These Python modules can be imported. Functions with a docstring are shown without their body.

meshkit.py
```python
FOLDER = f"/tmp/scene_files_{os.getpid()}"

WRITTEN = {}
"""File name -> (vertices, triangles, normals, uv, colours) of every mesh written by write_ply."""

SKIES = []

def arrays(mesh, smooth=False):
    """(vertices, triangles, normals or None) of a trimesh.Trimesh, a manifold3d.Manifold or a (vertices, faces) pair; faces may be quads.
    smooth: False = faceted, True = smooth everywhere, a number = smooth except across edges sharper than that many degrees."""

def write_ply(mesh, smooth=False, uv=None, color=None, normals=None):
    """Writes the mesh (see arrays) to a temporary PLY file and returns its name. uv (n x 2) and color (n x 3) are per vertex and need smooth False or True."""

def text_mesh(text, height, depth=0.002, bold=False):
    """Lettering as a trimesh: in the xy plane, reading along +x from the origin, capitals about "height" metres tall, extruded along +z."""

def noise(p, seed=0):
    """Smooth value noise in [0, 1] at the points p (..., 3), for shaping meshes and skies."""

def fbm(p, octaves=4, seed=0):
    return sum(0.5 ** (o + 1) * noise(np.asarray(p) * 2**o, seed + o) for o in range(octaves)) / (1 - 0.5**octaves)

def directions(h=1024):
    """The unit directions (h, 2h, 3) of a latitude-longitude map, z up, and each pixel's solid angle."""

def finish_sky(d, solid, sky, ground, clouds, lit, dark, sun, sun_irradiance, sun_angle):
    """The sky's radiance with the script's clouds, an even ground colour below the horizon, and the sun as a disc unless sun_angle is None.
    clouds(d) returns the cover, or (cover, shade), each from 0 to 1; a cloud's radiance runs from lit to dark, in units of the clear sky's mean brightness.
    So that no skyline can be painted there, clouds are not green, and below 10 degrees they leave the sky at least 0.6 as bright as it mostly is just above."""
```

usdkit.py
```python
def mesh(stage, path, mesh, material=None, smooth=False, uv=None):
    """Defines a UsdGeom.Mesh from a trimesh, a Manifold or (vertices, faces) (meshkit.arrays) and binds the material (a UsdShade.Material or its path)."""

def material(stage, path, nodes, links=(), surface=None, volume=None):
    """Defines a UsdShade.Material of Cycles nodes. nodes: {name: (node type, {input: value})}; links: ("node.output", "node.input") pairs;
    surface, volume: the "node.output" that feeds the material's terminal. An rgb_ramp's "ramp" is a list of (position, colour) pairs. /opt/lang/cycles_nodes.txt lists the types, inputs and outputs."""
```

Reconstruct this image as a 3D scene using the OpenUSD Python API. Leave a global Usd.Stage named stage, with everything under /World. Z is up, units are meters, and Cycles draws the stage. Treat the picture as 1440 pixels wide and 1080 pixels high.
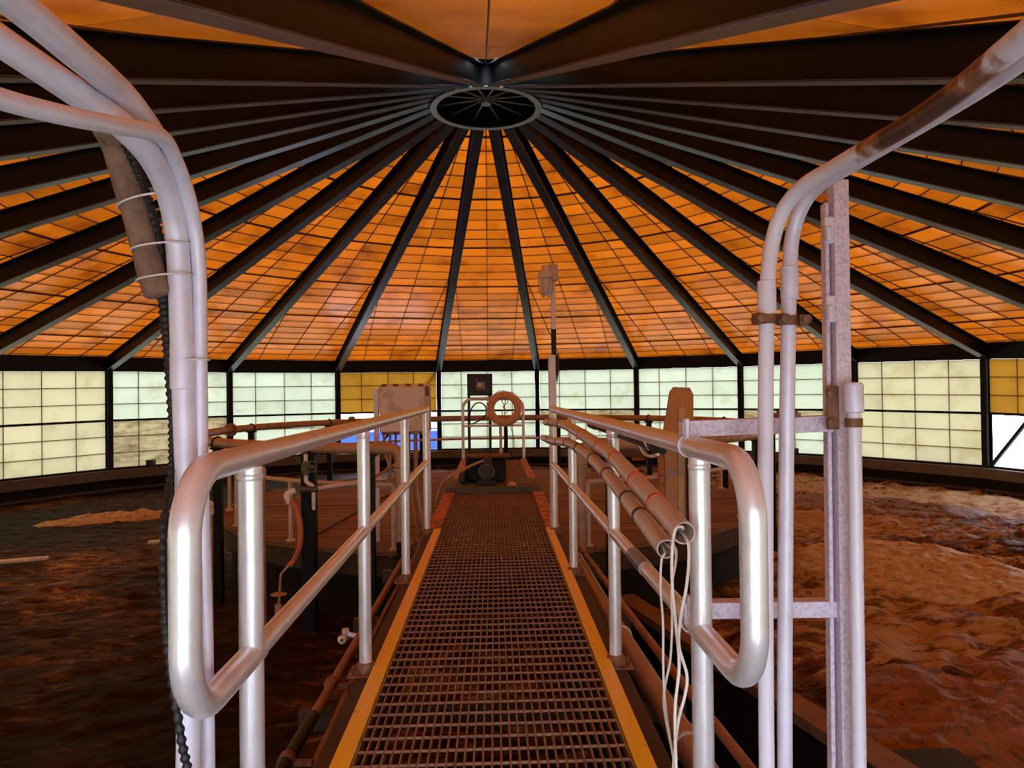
import math, random
import numpy as np, trimesh
import usdkit, meshkit
from pxr import Usd, UsdGeom, UsdLux, UsdShade, Gf, Sdf
from shapely.geometry import Polygon, Point, box as sbox

stage = Usd.Stage.CreateInMemory()
UsdGeom.SetStageUpAxis(stage, 'Z')
UsdGeom.SetStageMetersPerUnit(stage, 1.0)
UsdGeom.Xform.Define(stage, '/World')
UsdGeom.Scope.Define(stage, '/World/Looks')
random.seed(7)
rng = np.random.default_rng(7)

# ------------------------------------------------------------------ camera, sky, sun, exposure
cam = UsdGeom.Camera.Define(stage, '/World/camera')
cam.CreateHorizontalApertureAttr(36.0)
cam.CreateVerticalApertureAttr(27.0)
cam.CreateFocalLengthAttr(36.0 * 1017 / 1440)
cam.CreateClippingRangeAttr(Gf.Vec2f(0.05, 500))
cam.AddTransformOp().Set(Gf.Matrix4d(0.99943951, -0.03084949, -0.01299885, 0,
                                     0.01265248, -0.01139649, 0.99985501, 0,
                                     -0.03099316, -0.99945907, -0.01099978, 0,
                                     0, 0, 1.22, 1))
cam.CreateExposureAttr(-0.62)

sky = UsdLux.DomeLight.Define(stage, '/World/sky')
sky.CreateColorAttr(Gf.Vec3f(0.76, 0.86, 1.04))
sky.CreateIntensityAttr(3.5)

sun = UsdLux.DistantLight.Define(stage, '/World/sun')
sun.CreateColorAttr(Gf.Vec3f(1.0, 0.95, 0.86))
sun.CreateIntensityAttr(5.0)
sun.CreateAngleAttr(0.6)
# light travels along -Z of the light: from far left above the roof, 66 degrees up
_el, _az = math.radians(66), math.radians(-20)     # azimuth from +y towards +x
_d = np.array([math.sin(_az) * math.cos(_el), math.cos(_az) * math.cos(_el), math.sin(_el)])
_x = np.cross([0, 0, 1], _d); _x /= np.linalg.norm(_x); _y = np.cross(_d, _x)
sun.AddTransformOp().Set(Gf.Matrix4d(*_x, 0, *_y, 0, *_d, 0, 0, 0, 0, 1))

# ------------------------------------------------------------------ helpers
_count = {}
def _path(parent, name):
    base = str(parent.GetPath()) if parent is not None else '/World'
    k = (base, name)
    n = _count.get(k, -1) + 1
    _count[k] = n
    return f'{base}/{name}' if n == 0 else f'{base}/{name}_{n:03d}'

ORG = {}
def tag(p, label=None, cat=None, group=None, kind=None):
    for k, v in (('label', label), ('category', cat), ('group', group), ('kind', kind)):
        if v: p.SetCustomDataByKey(k, v)
    return p

def thing(name, label=None, cat=None, org=(0, 0, 0), group=None, kind=None):
    x = UsdGeom.Xform.Define(stage, _path(None, name))
    x.AddTranslateOp().Set(Gf.Vec3d(*map(float, org)))
    p = x.GetPrim()
    ORG[str(p.GetPath())] = np.array(org, float)
    return tag(p, label, cat, group, kind)

def arr(m):
    v, f, _ = meshkit.arrays(m)
    return np.asarray(v, float), np.asarray(f, int)

def part(parent, name, mesh, mat, smooth=35, label=None, kind=None):
    """One Mesh prim; the mesh is given in world coordinates."""
    v, f = arr(mesh)
    top = '/' .join(str(parent.GetPath()).split('/')[:3])
    v = v - ORG[top]
    m = usdkit.mesh(stage, _path(parent, name), trimesh.Trimesh(v, f, process=False), M[mat] if isinstance(mat, str) else mat, smooth)
    return tag(m.GetPrim(), label, kind=kind)

def single(name, mesh, mat, label, cat, smooth=35, group=None, kind=None):
    v, f = arr(mesh)
    m = usdkit.mesh(stage, _path(None, name), trimesh.Trimesh(v, f, process=False), M[mat] if isinstance(mat, str) else mat, smooth)
    p = m.GetPrim()
    return tag(p, label, cat, group, kind)

def cat(*ms):
    vs, fs, n = [], [], 0
    for m in ms:
        v, f = arr(m); vs.append(v); fs.append(f + n); n += len(v)
    return trimesh.Trimesh(np.vstack(vs), np.vstack(fs), process=False)

def rbox(c, s, b=0.004, rz=0.0, R=None):
    """Box with chamfered edges."""
    h = np.array(s, float) / 2; b = min(b, h.min() * 0.6)
    pts = []
    for sx in (-1, 1):
        for sy in (-1, 1):
            for sz in (-1, 1):
                for k in range(3):
                    q = h - b; q[k] = h[k]
                    pts.append(q * (sx, sy, sz))
    m = trimesh.convex.convex_hull(np.array(pts))
    v = np.array(m.vertices)
    if rz: 
        cc, ss = math.cos(rz), math.sin(rz); v = v @ np.array([[cc, ss, 0], [-ss, cc, 0], [0, 0, 1]])
    if R is not None: v = v @ np.asarray(R).T
    return trimesh.Trimesh(v + np.array(c, float), m.faces, process=False)

def bx(x0, x1, y0, y1, z0, z1, b=0.004):
    return rbox(((x0 + x1) / 2, (y0 + y1) / 2, (z0 + z1) / 2), (abs(x1 - x0), abs(y1 - y0), abs(z1 - z0)), b)

def bar(p, q, w, h, up=(0, 0, 1), b=0.002):
    """Rectangular bar between two points, w across and h along up."""
    p, q = np.array(p, float), np.array(q, float)
    d = q - p; L = np.linalg.norm(d); d /= L
    x = np.cross(d, up); x /= np.linalg.norm(x); u = np.cross(x, d)
    return rbox((p + q) / 2, (w, L, h), b, R=np.stack([x, d, u], 1))

def smoothpath(pts, n=8):
    """Catmull-Rom through the points."""
    P = np.array(pts, float)
    P = np.vstack([2 * P[0] - P[1], P, 2 * P[-1] - P[-2]])
    out = []
    for i in range(1, len(P) - 2):
        a, b, c, d = P[i - 1:i + 3]
        for t in np.linspace(0, 1, n, endpoint=False):
            out.append(0.5 * (2 * b + (c - a) * t + (2 * a - 5 * b + 4 * c - d) * t * t + (3 * b - a - 3 * c + d) * t ** 3))
    out.append(P[-2])
    return np.array(out)

def bend(pts, r, n=7):
    """A polyline with its corners rounded to radius r."""
    P = [np.array(p, float) for p in pts]
    out = [P[0]]
    for i in range(1, len(P) - 1):
        a, b, c = P[i - 1:i + 2]
        u, v = (a - b), (c - b); lu, lv = np.linalg.norm(u), np.linalg.norm(v); u /= lu; v /= lv
        ang = math.acos(np.clip(u @ v, -1, 1))
        t = min(r / math.tan(ang / 2), lu * 0.49, lv * 0.49); rr = t * math.tan(ang / 2)
        cen = b + (u + v) / np.linalg.norm(u + v) * rr / math.sin(ang / 2)
        s, e = b + u * t - cen, b + v * t - cen
        th = math.acos(np.clip((s @ e) / (np.linalg.norm(s) * np.linalg.norm(e)), -1, 1))
        for k in np.linspace(0, 1, n):
            out.append(cen + (math.sin((1 - k) * th) * s + math.sin(k * th) * e) / math.sin(th))
    out.append(P[-1])
    return np.array(out)

def tube(pts, r, n=14, closed=False, caps=True):
    """Swept round tube; r may be one number or one per point."""
    P = np.array(pts, float); N = len(P)
    r = np.broadcast_to(np.asarray(r, float), (N,))
    T = np.zeros_like(P)
    if closed: T = np.roll(P, -1, 0) - np.roll(P, 1, 0)
    else:
        T[1:-1] = P[2:] - P[:-2]; T[0] = P[1] - P[0]; T[-1] = P[-1] - P[-2]
    T /= np.linalg.norm(T, axis=1, keepdims=True)
    u = np.cross(T[0], [0, 0, 1.0])
    if np.linalg.norm(u) < 1e-3: u = np.cross(T[0], [1.0, 0, 0])
    u /= np.linalg.norm(u)
    V = []
    a = np.linspace(0, 2 * np.pi, n, endpoint=False)
    for i in range(N):
        u = u - T[i] * (u @ T[i]); u /= np.linalg.norm(u)
        w = np.cross(T[i], u)
        V.append(P[i] + r[i] * (np.cos(a)[:, None] * u + np.sin(a)[:, None] * w))
    V = np.vstack(V); F = []
    for i in range(N if closed else N - 1):
        j = (i + 1) % N
        for k in range(n):
            l = (k + 1) % n
            F += [[i * n + k, i * n + l, j * n + l], [i * n + k, j * n + l, j * n + k]]
    if not closed and caps:
        c0, c1 = len(V), len(V) + 1
        V = np.vstack([V, P[0], P[-1]])
        for k in range(n):
            l = (k + 1) % n
            F += [[c0, l, k], [c1, (N - 1) * n + k, (N - 1) * n + l]]
    return trimesh.Trimesh(V, np.array(F), process=False)

def pipe_open(pts, r, t, n=18):
    """A pipe whose last end is open, with a wall of thickness t and a bore 0.25 m deep."""
    P = np.array(pts, float)
    d = P[-1] - P[-2]; d /= np.linalg.norm(d)
    Q = np.vstack([P, P[-1] + d * 1e-4, P[-1] + d * 2e-4, P[-1] - d * 0.25])
    rr = np.r_[np.full(len(P), r), r, r - t, r - t]
    # keep the frame steady on the way back in: build the outer tube and the bore apart
    outer = tube(P, r, n, caps=False)
    bore = tube([P[-1], P[-1] - d * 0.25], r - t, n); 
    bv, bf = arr(bore); bf = bf[:, ::-1]
    keep = ~(bf == len(bv) - 2).any(1)                  # leave the mouth of the bore open
    bore = trimesh.Trimesh(bv, bf[keep], process=False)
    ring = ring_disc(P[-1], d, r - t, r, n)
    back = tube([P[0] - 1e-3 * (P[1] - P[0]), P[0]], r, n)
    return cat(outer, bore, ring, back)

def ring_disc(c, d, r0, r1, n=18):
    d = np.array(d, float); d /= np.linalg.norm(d)
    u = np.cross(d, [0, 0, 1.0]);
    if np.linalg.norm(u) < 1e-3: u = np.cross(d, [1.0, 0, 0])
    u /= np.linalg.norm(u); w = np.cross(d, u)
    a = np.linspace(0, 2 * np.pi, n, endpoint=False)
    e = np.cos(a)[:, None] * u + np.sin(a)[:, None] * w
    V = np.vstack([np.array(c) + r0 * e, np.array(c) + r1 * e]); F = []
    for k in range(n):
        l = (k + 1) % n
        F += [[k, n + k, n + l], [k, n + l, l]]
    return trimesh.Trimesh(V, np.array(F), process=False)

def cyl(p, q, r, n=16): return tube([p, q], r, n)

def lathe(prof, c, axis=(0, 0, 1), n=24):
    """Profile of (radius, height) pairs turned about an axis through c."""
    axis = np.array(axis, float); axis /= np.linalg.norm(axis)
    u = np.cross(axis, [0, 0, 1.0])
    if np.linalg.norm(u) < 1e-3: u = np.array([1.0, 0, 0])
    u /= np.linalg.norm(u); w = np.cross(axis, u)
    a = np.linspace(0, 2 * np.pi, n, endpoint=False)
    V = np.vstack([np.array(c) + axis * h + max(r, 1e-4) * (np.cos(a)[:, None] * u + np.sin(a)[:, None] * w) for r, h in prof]); F = []
    for i in range(len(prof) - 1):
        for k in range(n):
            l = (k + 1) % n
            F += [[i * n + k, i * n + l, (i + 1) * n + l], [i * n + k, (i + 1) * n + l, (i + 1) * n + k]]
    return trimesh.Trimesh(V, np.array(F), process=False)

def extrude(poly, z0, z1):
    m = trimesh.creation.extrude_polygon(poly, z1 - z0, engine='earcut')
    m.apply_translation([0, 0, z0])
    return m

# ------------------------------------------------------------------ materials
M = {}
def mat(name, nodes, links, surface='p.BSDF'):
    M[name] = usdkit.material(stage, f'/World/Looks/{name}', nodes, links, surface)

def plain(name, col, rough=0.5, metal=0.0, var=0.25, scale=6.0, bump=0.0, bscale=40.0, spec=None, dark=None):
    """Principled paint or metal with a little mottling and grain."""
    d = dark if dark is not None else tuple(c * (1 - var) for c in col)
    l = tuple(min(1, c * (1 + var * 0.5)) for c in col)
    p = {'roughness': rough, 'metallic': metal}
    if spec is not None: p['specular_ior_level'] = spec
    nodes = {'g': ('geometry', {}), 'n': ('noise_texture', {'scale': scale, 'detail': 4.0, 'roughness': 0.6}),
             'r': ('rgb_ramp', {'ramp': [(0.3, d), (0.5, col), (0.72, l)]}), 'p': ('principled_bsdf', p)}
    links = [('g.position', 'n.vector'), ('n.fac', 'r.fac'), ('r.color', 'p.base_color')]
    if bump:
        nodes['n2'] = ('noise_texture', {'scale': bscale, 'detail': 3.0})
        nodes['b'] = ('bump', {'strength': bump, 'distance': 0.01})
        links += [('g.position', 'n2.vector'), ('n2.fac', 'b.height'), ('b.normal', 'p.normal')]
    mat(name, nodes, links)

def worn(name, col, under, at=0.56, rough=0.5, metal=0.0, scale=5.0, bump=0.15):
    """Paint with patches of another colour (rust, dirt) showing."""
    nodes = {'g': ('geometry', {}), 'n': ('noise_texture', {'scale': scale, 'detail': 6.0, 'roughness': 0.65}),
             'r': ('rgb_ramp', {'ramp': [(0.0, tuple(c * 0.92 for c in col)), (at - 0.04, col), (at + 0.03, under), (1.0, tuple(c * 0.7 for c in under))]}),
             'n2': ('noise_texture', {'scale': scale * 12, 'detail': 3.0}), 'b': ('bump', {'strength': bump, 'distance': 0.008}),
             'p': ('principled_bsdf', {'roughness': rough, 'metallic': metal})}
    mat(name, nodes, [('g.position', 'n.vector'), ('n.fac', 'r.fac'), ('r.color', 'p.base_color'), ('g.position', 'n2.vector'), ('n2.fac', 'b.height'), ('b.normal', 'p.normal')])

def sheet(name, col, stain, amount=0.5, scale=1.2, gloss=0.12, rough=0.3, rnd=0.25, stretch=(1, 1, 1)):
    """Translucent glass-fibre sheet: light from outside glows through; stains are in the sheet."""
    nodes = {'g': ('geometry', {}), 'mp': ('mapping', {'scale': stretch}), 'n': ('noise_texture', {'scale': scale, 'detail': 6.0, 'roughness': 0.62}),
             'r': ('rgb_ramp', {'ramp': [(0.34, stain), (0.34 + 0.3 * amount, col), (0.8, tuple(min(1, c * 1.12) for c in col))]}),
             'o': ('object_info', {}), 'mr': ('map_range', {'from_min': 0.0, 'from_max': 1.0, 'to_min': 1.0 - rnd, 'to_max': 1.0 + rnd * 0.3}),
             'cc': ('combine_color', {}), 'mx': ('mix_color', {'blend_type': 'multiply', 'fac': 1.0}),
             't': ('translucent_bsdf', {}), 'gl': ('glossy_bsdf', {'roughness': rough, 'color': (1, 1, 1)}), 'f': ('fresnel', {'IOR': 1.45}),
             'fm': ('math', {'math_type': 'multiply', 'value2': gloss * 6}), 'm': ('mix_closure', {})}
    mat(name, nodes, [('g.position', 'mp.vector'), ('mp.vector', 'n.vector'), ('n.fac', 'r.fac'), ('o.random', 'mr.value'), ('mr.result', 'cc.r'), ('mr.result', 'cc.g'), ('mr.result', 'cc.b'),
                      ('r.color', 'mx.a'), ('cc.color', 'mx.b'), ('mx.result', 't.color'), ('f.fac', 'fm.value1'), ('fm.value', 'm.fac'),
                      ('t.BSDF', 'm.closure1'), ('gl.BSDF', 'm.closure2')], 'm.closure')

# outside
plain('ground_concrete', (0.50, 0.48, 0.44), 0.9, scale=0.6)
plain('blue_paint', (0.02, 0.07, 0.55), 0.4, scale=2)
plain('white_render', (0.80, 0.80, 0.78), 0.8, scale=1)
# roof and walls
sheet('roof_sheet', (0.142, 0.0292, 0.0010), (0.085, 0.014, 0.0004), 0.45, 1.1, 0.18, 0.22, 0.30)
sheet('wall_sheet', (0.218, 0.222, 0.142), (0.188, 0.182, 0.102), 0.35, 1.6, 0.06, 0.4, 0.10)
sheet('wall_sheet_cream', (0.212, 0.176, 0.090), (0.180, 0.142, 0.064), 0.4, 1.4, 0.06, 0.4, 0.10)
sheet('wall_sheet_stained', (0.17, 0.13, 0.062), (0.075, 0.046, 0.017), 0.8, 2.2, 0.06, 0.4, 0.12, (1, 1, 3.5))
sheet('wall_sheet_amber', (0.135, 0.056, 0.0045), (0.11, 0.043, 0.0035), 0.4, 1.2, 0.06, 0.4, 0.08)
plain('dark_steel', (0.007, 0.006, 0.006), 0.42, 0.0, 0.3, 3.0, spec=0.22)
plain('flange_steel', (0.075, 0.085, 0.15), 0.28, 0.35, 0.3, 3.0)
plain('ring_steel', (0.24, 0.23, 0.27), 0.35, 0.5, 0.3, 6.0)
plain('glazing_bar', (0.10, 0.035, 0.011), 0.6)
plain('wall_bar', (0.30, 0.17, 0.12), 0.6)
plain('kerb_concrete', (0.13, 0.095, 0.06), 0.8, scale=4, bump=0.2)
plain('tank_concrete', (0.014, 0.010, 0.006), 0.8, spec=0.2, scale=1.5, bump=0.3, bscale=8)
# metals
plain('rail_aluminium', (0.86, 0.84, 0.87), 0.33, 0.55, 0.10, 14.0, 0.03, 160.0)
plain('galvanised', (0.68, 0.60, 0.70), 0.5, 0.2, 0.30, 95.0, 0.25, 120.0)
plain('conduit_grey', (0.74, 0.72, 0.84), 0.42, 0.15, 0.14, 9.0)
plain('pvc_tan', (0.62, 0.50, 0.41), 0.38, 0.0, 0.15, 12.0)
worn('conduit_stained', (0.74, 0.71, 0.78), (0.13, 0.05, 0.02), 0.60, 0.45, 0.1, 4.0)
mat('conduit_rust', {'g': ('geometry', {}), 'd': ('vector_math', {'math_type': 'distance', 'vector2': (0.778, 1.24, 1.715)}), 'dm': ('map_range', {'from_min': 0.12, 'from_max': 0.34, 'to_min': 0.34, 'to_max': -0.1, 'clamp': True}),
    'n': ('noise_texture', {'scale': 9.0, 'detail': 5.0, 'roughness': 0.6}), 'ad': ('math', {'math_type': 'add'}), 'r': ('rgb_ramp', {'ramp': [(0.55, (0.74, 0.71, 0.80)), (0.66, (0.30, 0.12, 0.05)), (0.80, (0.07, 0.022, 0.008))]}), 'p': ('principled_bsdf', {'roughness': 0.45})},
    [('g.position', 'd.vector1'), ('d.value', 'dm.value'), ('g.position', 'n.vector'), ('n.fac', 'ad.value1'), ('dm.result', 'ad.value2'), ('ad.value', 'r.fac'), ('r.color', 'p.base_color')])
plain('bracket_rust', (0.22, 0.10, 0.05), 0.6, 0.3, 0.5, 30.0, 0.4)
worn('yellow_paint', (0.95, 0.60, 0.018), (0.22, 0.09, 0.03), 0.69, 0.45, 0.0, 7.0)
worn('orange_plate', (0.55, 0.17, 0.03), (0.20, 0.06, 0.02), 0.52, 0.6, 0.0, 9.0)
plain('grating_steel', (0.30, 0.165, 0.10), 0.55, 0.35, 0.35, 9.0)
plain('stringer_brown', (0.055, 0.028, 0.014), 0.6, 0.1, 0.35, 6.0, 0.15)
plain('pipe_brown', (0.44, 0.28, 0.18), 0.42, 0.15, 0.25, 7.0, 0.08, 60)
plain('pipe_rusty', (0.30, 0.14, 0.07), 0.5, 0.1, 0.4, 8.0, 0.15, 60)
plain('black_steel', (0.007, 0.007, 0.007), 0.5, 0.0, 0.3, 9.0, spec=0.2)
plain('machine_green', (0.020, 0.024, 0.018), 0.5, 0.1, 0.4, 10.0, 0.2)
plain('machine_grey', (0.10, 0.10, 0.075), 0.5, 0.2, 0.3, 14.0, 0.2)
plain('plate_grey', (0.10, 0.085, 0.055), 0.6, 0.2, 0.4, 9.0, 0.2)
worn('cabinet_grey', (0.76, 0.70, 0.68), (0.60, 0.52, 0.48), 0.55, 0.6, 0.0, 6.0, 0.1)
plain('lid_brown', (0.10, 0.045, 0.025), 0.6, 0.1, 0.5, 12)
plain('black_rubber', (0.010, 0.010, 0.010), 0.55)
plain('red_band', (0.65, 0.07, 0.02), 0.5)
plain('cable_white', (0.80, 0.72, 0.62), 0.5)
plain('tie_white', (0.75, 0.72, 0.70), 0.5)
plain('foam_sleeve', (0.22, 0.135, 0.09), 0.9, 0.0, 0.5, 22.0, 0.5, 70)
plain('hose_orange', (0.50, 0.14, 0.05), 0.45)
plain('valve_green', (0.10, 0.14, 0.06), 0.6, 0.1, 0.5, 40.0, 0.4)
plain('life_orange', (0.74, 0.42, 0.25), 0.6, 0.0, 0.2, 10.0)
plain('rope_pale', (0.60, 0.45, 0.34), 0.8)
plain('panel_black', (0.012, 0.013, 0.012), 0.4)
plain('screen_grey', (0.38, 0.34, 0.30), 0.4, 0.0, 0.5, 40)
plain('lamp_glass', (0.62, 0.50, 0.46), 0.25)
plain('lamp_grey', (0.50, 0.41, 0.40), 0.5, 0.1, 0.2, 20)
worn('board_rust', (0.66, 0.36, 0.16), (0.50, 0.36, 0.34), 0.56, 0.75, 0.0, 8.0, 0.5)
plain('board_cream', (0.80, 0.58, 0.30), 0.6, 0.0, 0.2, 10)
plain('beam_brown', (0.20, 0.10, 0.055), 0.7, 0.0, 0.35, 4.0, 0.2)
def wood(name, col):
    nodes = {'g': ('geometry', {}), 'mp': ('mapping', {'scale': (0.8, 14.0, 14.0)}), 'n': ('noise_texture', {'scale': 2.5, 'detail': 6.0, 'roughness': 0.65}),
             'r': ('rgb_ramp', {'ramp': [(0.3, tuple(c * 0.45 for c in col)), (0.55, col), (0.75, tuple(c * 1.35 for c in col))]}),
             'b': ('bump', {'strength': 0.25, 'distance': 0.01}), 'p': ('principled_bsdf', {'roughness': 0.7})}
    mat(name, nodes, [('g.position', 'mp.vector'), ('mp.vector', 'n.vector'), ('n.fac', 'r.fac'), ('r.color', 'p.base_color'), ('n.fac', 'b.height'), ('b.normal', 'p.normal')])
wood('plank_a', (0.22, 0.112, 0.055)); wood('plank_b', (0.185, 0.092, 0.044)); wood('plank_c', (0.255, 0.135, 0.068))
# liquor and scum
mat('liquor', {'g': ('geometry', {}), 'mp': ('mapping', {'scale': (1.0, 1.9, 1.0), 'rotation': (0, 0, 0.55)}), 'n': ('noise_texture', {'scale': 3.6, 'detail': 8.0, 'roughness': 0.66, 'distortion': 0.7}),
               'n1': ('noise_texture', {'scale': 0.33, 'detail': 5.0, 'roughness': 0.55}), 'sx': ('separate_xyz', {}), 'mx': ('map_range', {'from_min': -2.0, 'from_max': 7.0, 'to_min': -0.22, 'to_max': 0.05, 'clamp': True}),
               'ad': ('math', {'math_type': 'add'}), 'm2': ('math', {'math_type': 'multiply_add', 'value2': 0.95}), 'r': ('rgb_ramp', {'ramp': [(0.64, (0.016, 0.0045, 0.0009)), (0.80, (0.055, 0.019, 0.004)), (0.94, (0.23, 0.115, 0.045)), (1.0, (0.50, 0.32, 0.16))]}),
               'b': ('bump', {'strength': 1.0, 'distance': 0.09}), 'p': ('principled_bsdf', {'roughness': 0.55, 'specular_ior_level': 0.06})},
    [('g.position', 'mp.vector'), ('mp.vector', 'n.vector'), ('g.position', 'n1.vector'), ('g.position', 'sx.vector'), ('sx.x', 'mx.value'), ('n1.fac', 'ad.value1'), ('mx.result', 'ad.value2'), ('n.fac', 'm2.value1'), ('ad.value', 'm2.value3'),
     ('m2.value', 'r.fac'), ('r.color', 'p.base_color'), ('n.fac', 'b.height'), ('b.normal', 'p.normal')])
def scum(name, a, b):
    mat(name, {'g': ('geometry', {}), 'mp': ('mapping', {'scale': (1.0, 1.0, 1.0), 'rotation': (0, 0, 0.4)}), 'n': ('noise_texture', {'scale': 8.0, 'detail': 9.0, 'roughness': 0.68, 'distortion': 0.8}),
               'r': ('rgb_ramp', {'ramp': [(0.34, b), (0.52, a), (0.75, tuple(min(1, c * 1.25) for c in a))]}), 'bp': ('bump', {'strength': 0.9, 'distance': 0.06}), 'p': ('principled_bsdf', {'roughness': 0.55})},
        [('g.position', 'mp.vector'), ('mp.vector', 'n.vector'), ('n.fac', 'r.fac'), ('r.color', 'p.base_color'), ('n.fac', 'bp.height'), ('bp.normal', 'p.normal')])
scum('foam_tan', (0.66, 0.49, 0.29), (0.30, 0.17, 0.075))
scum('foam_brown', (0.24, 0.12, 0.045), (0.05, 0.018, 0.005))
scum('foam_orange', (0.30, 0.105, 0.035), (0.07, 0.022, 0.008))

# ------------------------------------------------------------------ the building: a 24-sided tank house
CY, NB = 10.7, 24
RV = 11.53                                            # radius of the corner posts
ST = 2 * math.pi / NB
HALF = ST / 2
ZR = 1.22 + 4.53                                      # rafter soffit carried on to the centre
def dep(r): return 0.295 + 0.01 * r / RV      # rafter depth
def zpost(a):                                         # soffit height at the post standing at angle a (degrees from the far side)
    a = abs((math.degrees(a) + 180) % 360 - 180)
    return 1.22 + 10.7 * float(np.interp(a, [0, 60, 100, 120, 150, 180], [.0595, .0575, .035, .022, .010, .004]))
def pol(a, r, z): return np.array([r * math.sin(a), CY + r * math.cos(a), z])
ANG = [(k + 0.5) * ST - 0.004 for k in range(-12, 12)]          # post angles
def soffit(a, r): return ZR + (zpost(a) - ZR) * r / RV
ZS = 1.22 - 0.163 * 10.7                              # window sill
ZL = -1.05                                            # liquid level

def bay_point(a1, a2, u, t, dz=0.0):
    """A point on the roof skin of the bay between rafters a1 and a2: u across, t out from the centre."""
    am = (a1 + a2) / 2
    r = t / math.cos(HALF)
    w = 0.5 if t < 1e-6 else (u / (t * math.tan(HALF)) + 1) / 2
    z = (1 - w) * soffit(a1, r) + w * soffit(a2, r) + dep(r) + dz
    return np.array([t * math.sin(am) + u * math.cos(am), CY + t * math.cos(am) - u * math.sin(am), z])

def tray(pts3, up, depth=0.02):
    """A sheet with its rim turned up: one face and an edge return."""
    P = np.array(pts3); n = len(P)
    V = np.vstack([P, P + np.array(up) * depth]); F = [[0, i, i + 1] for i in range(1, n - 1)]
    for i in range(n):
        j = (i + 1) % n
        F += [[i, n + i, n + j], [i, n + j, j]]
    return trimesh.Trimesh(V, np.array(F), process=False)

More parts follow.
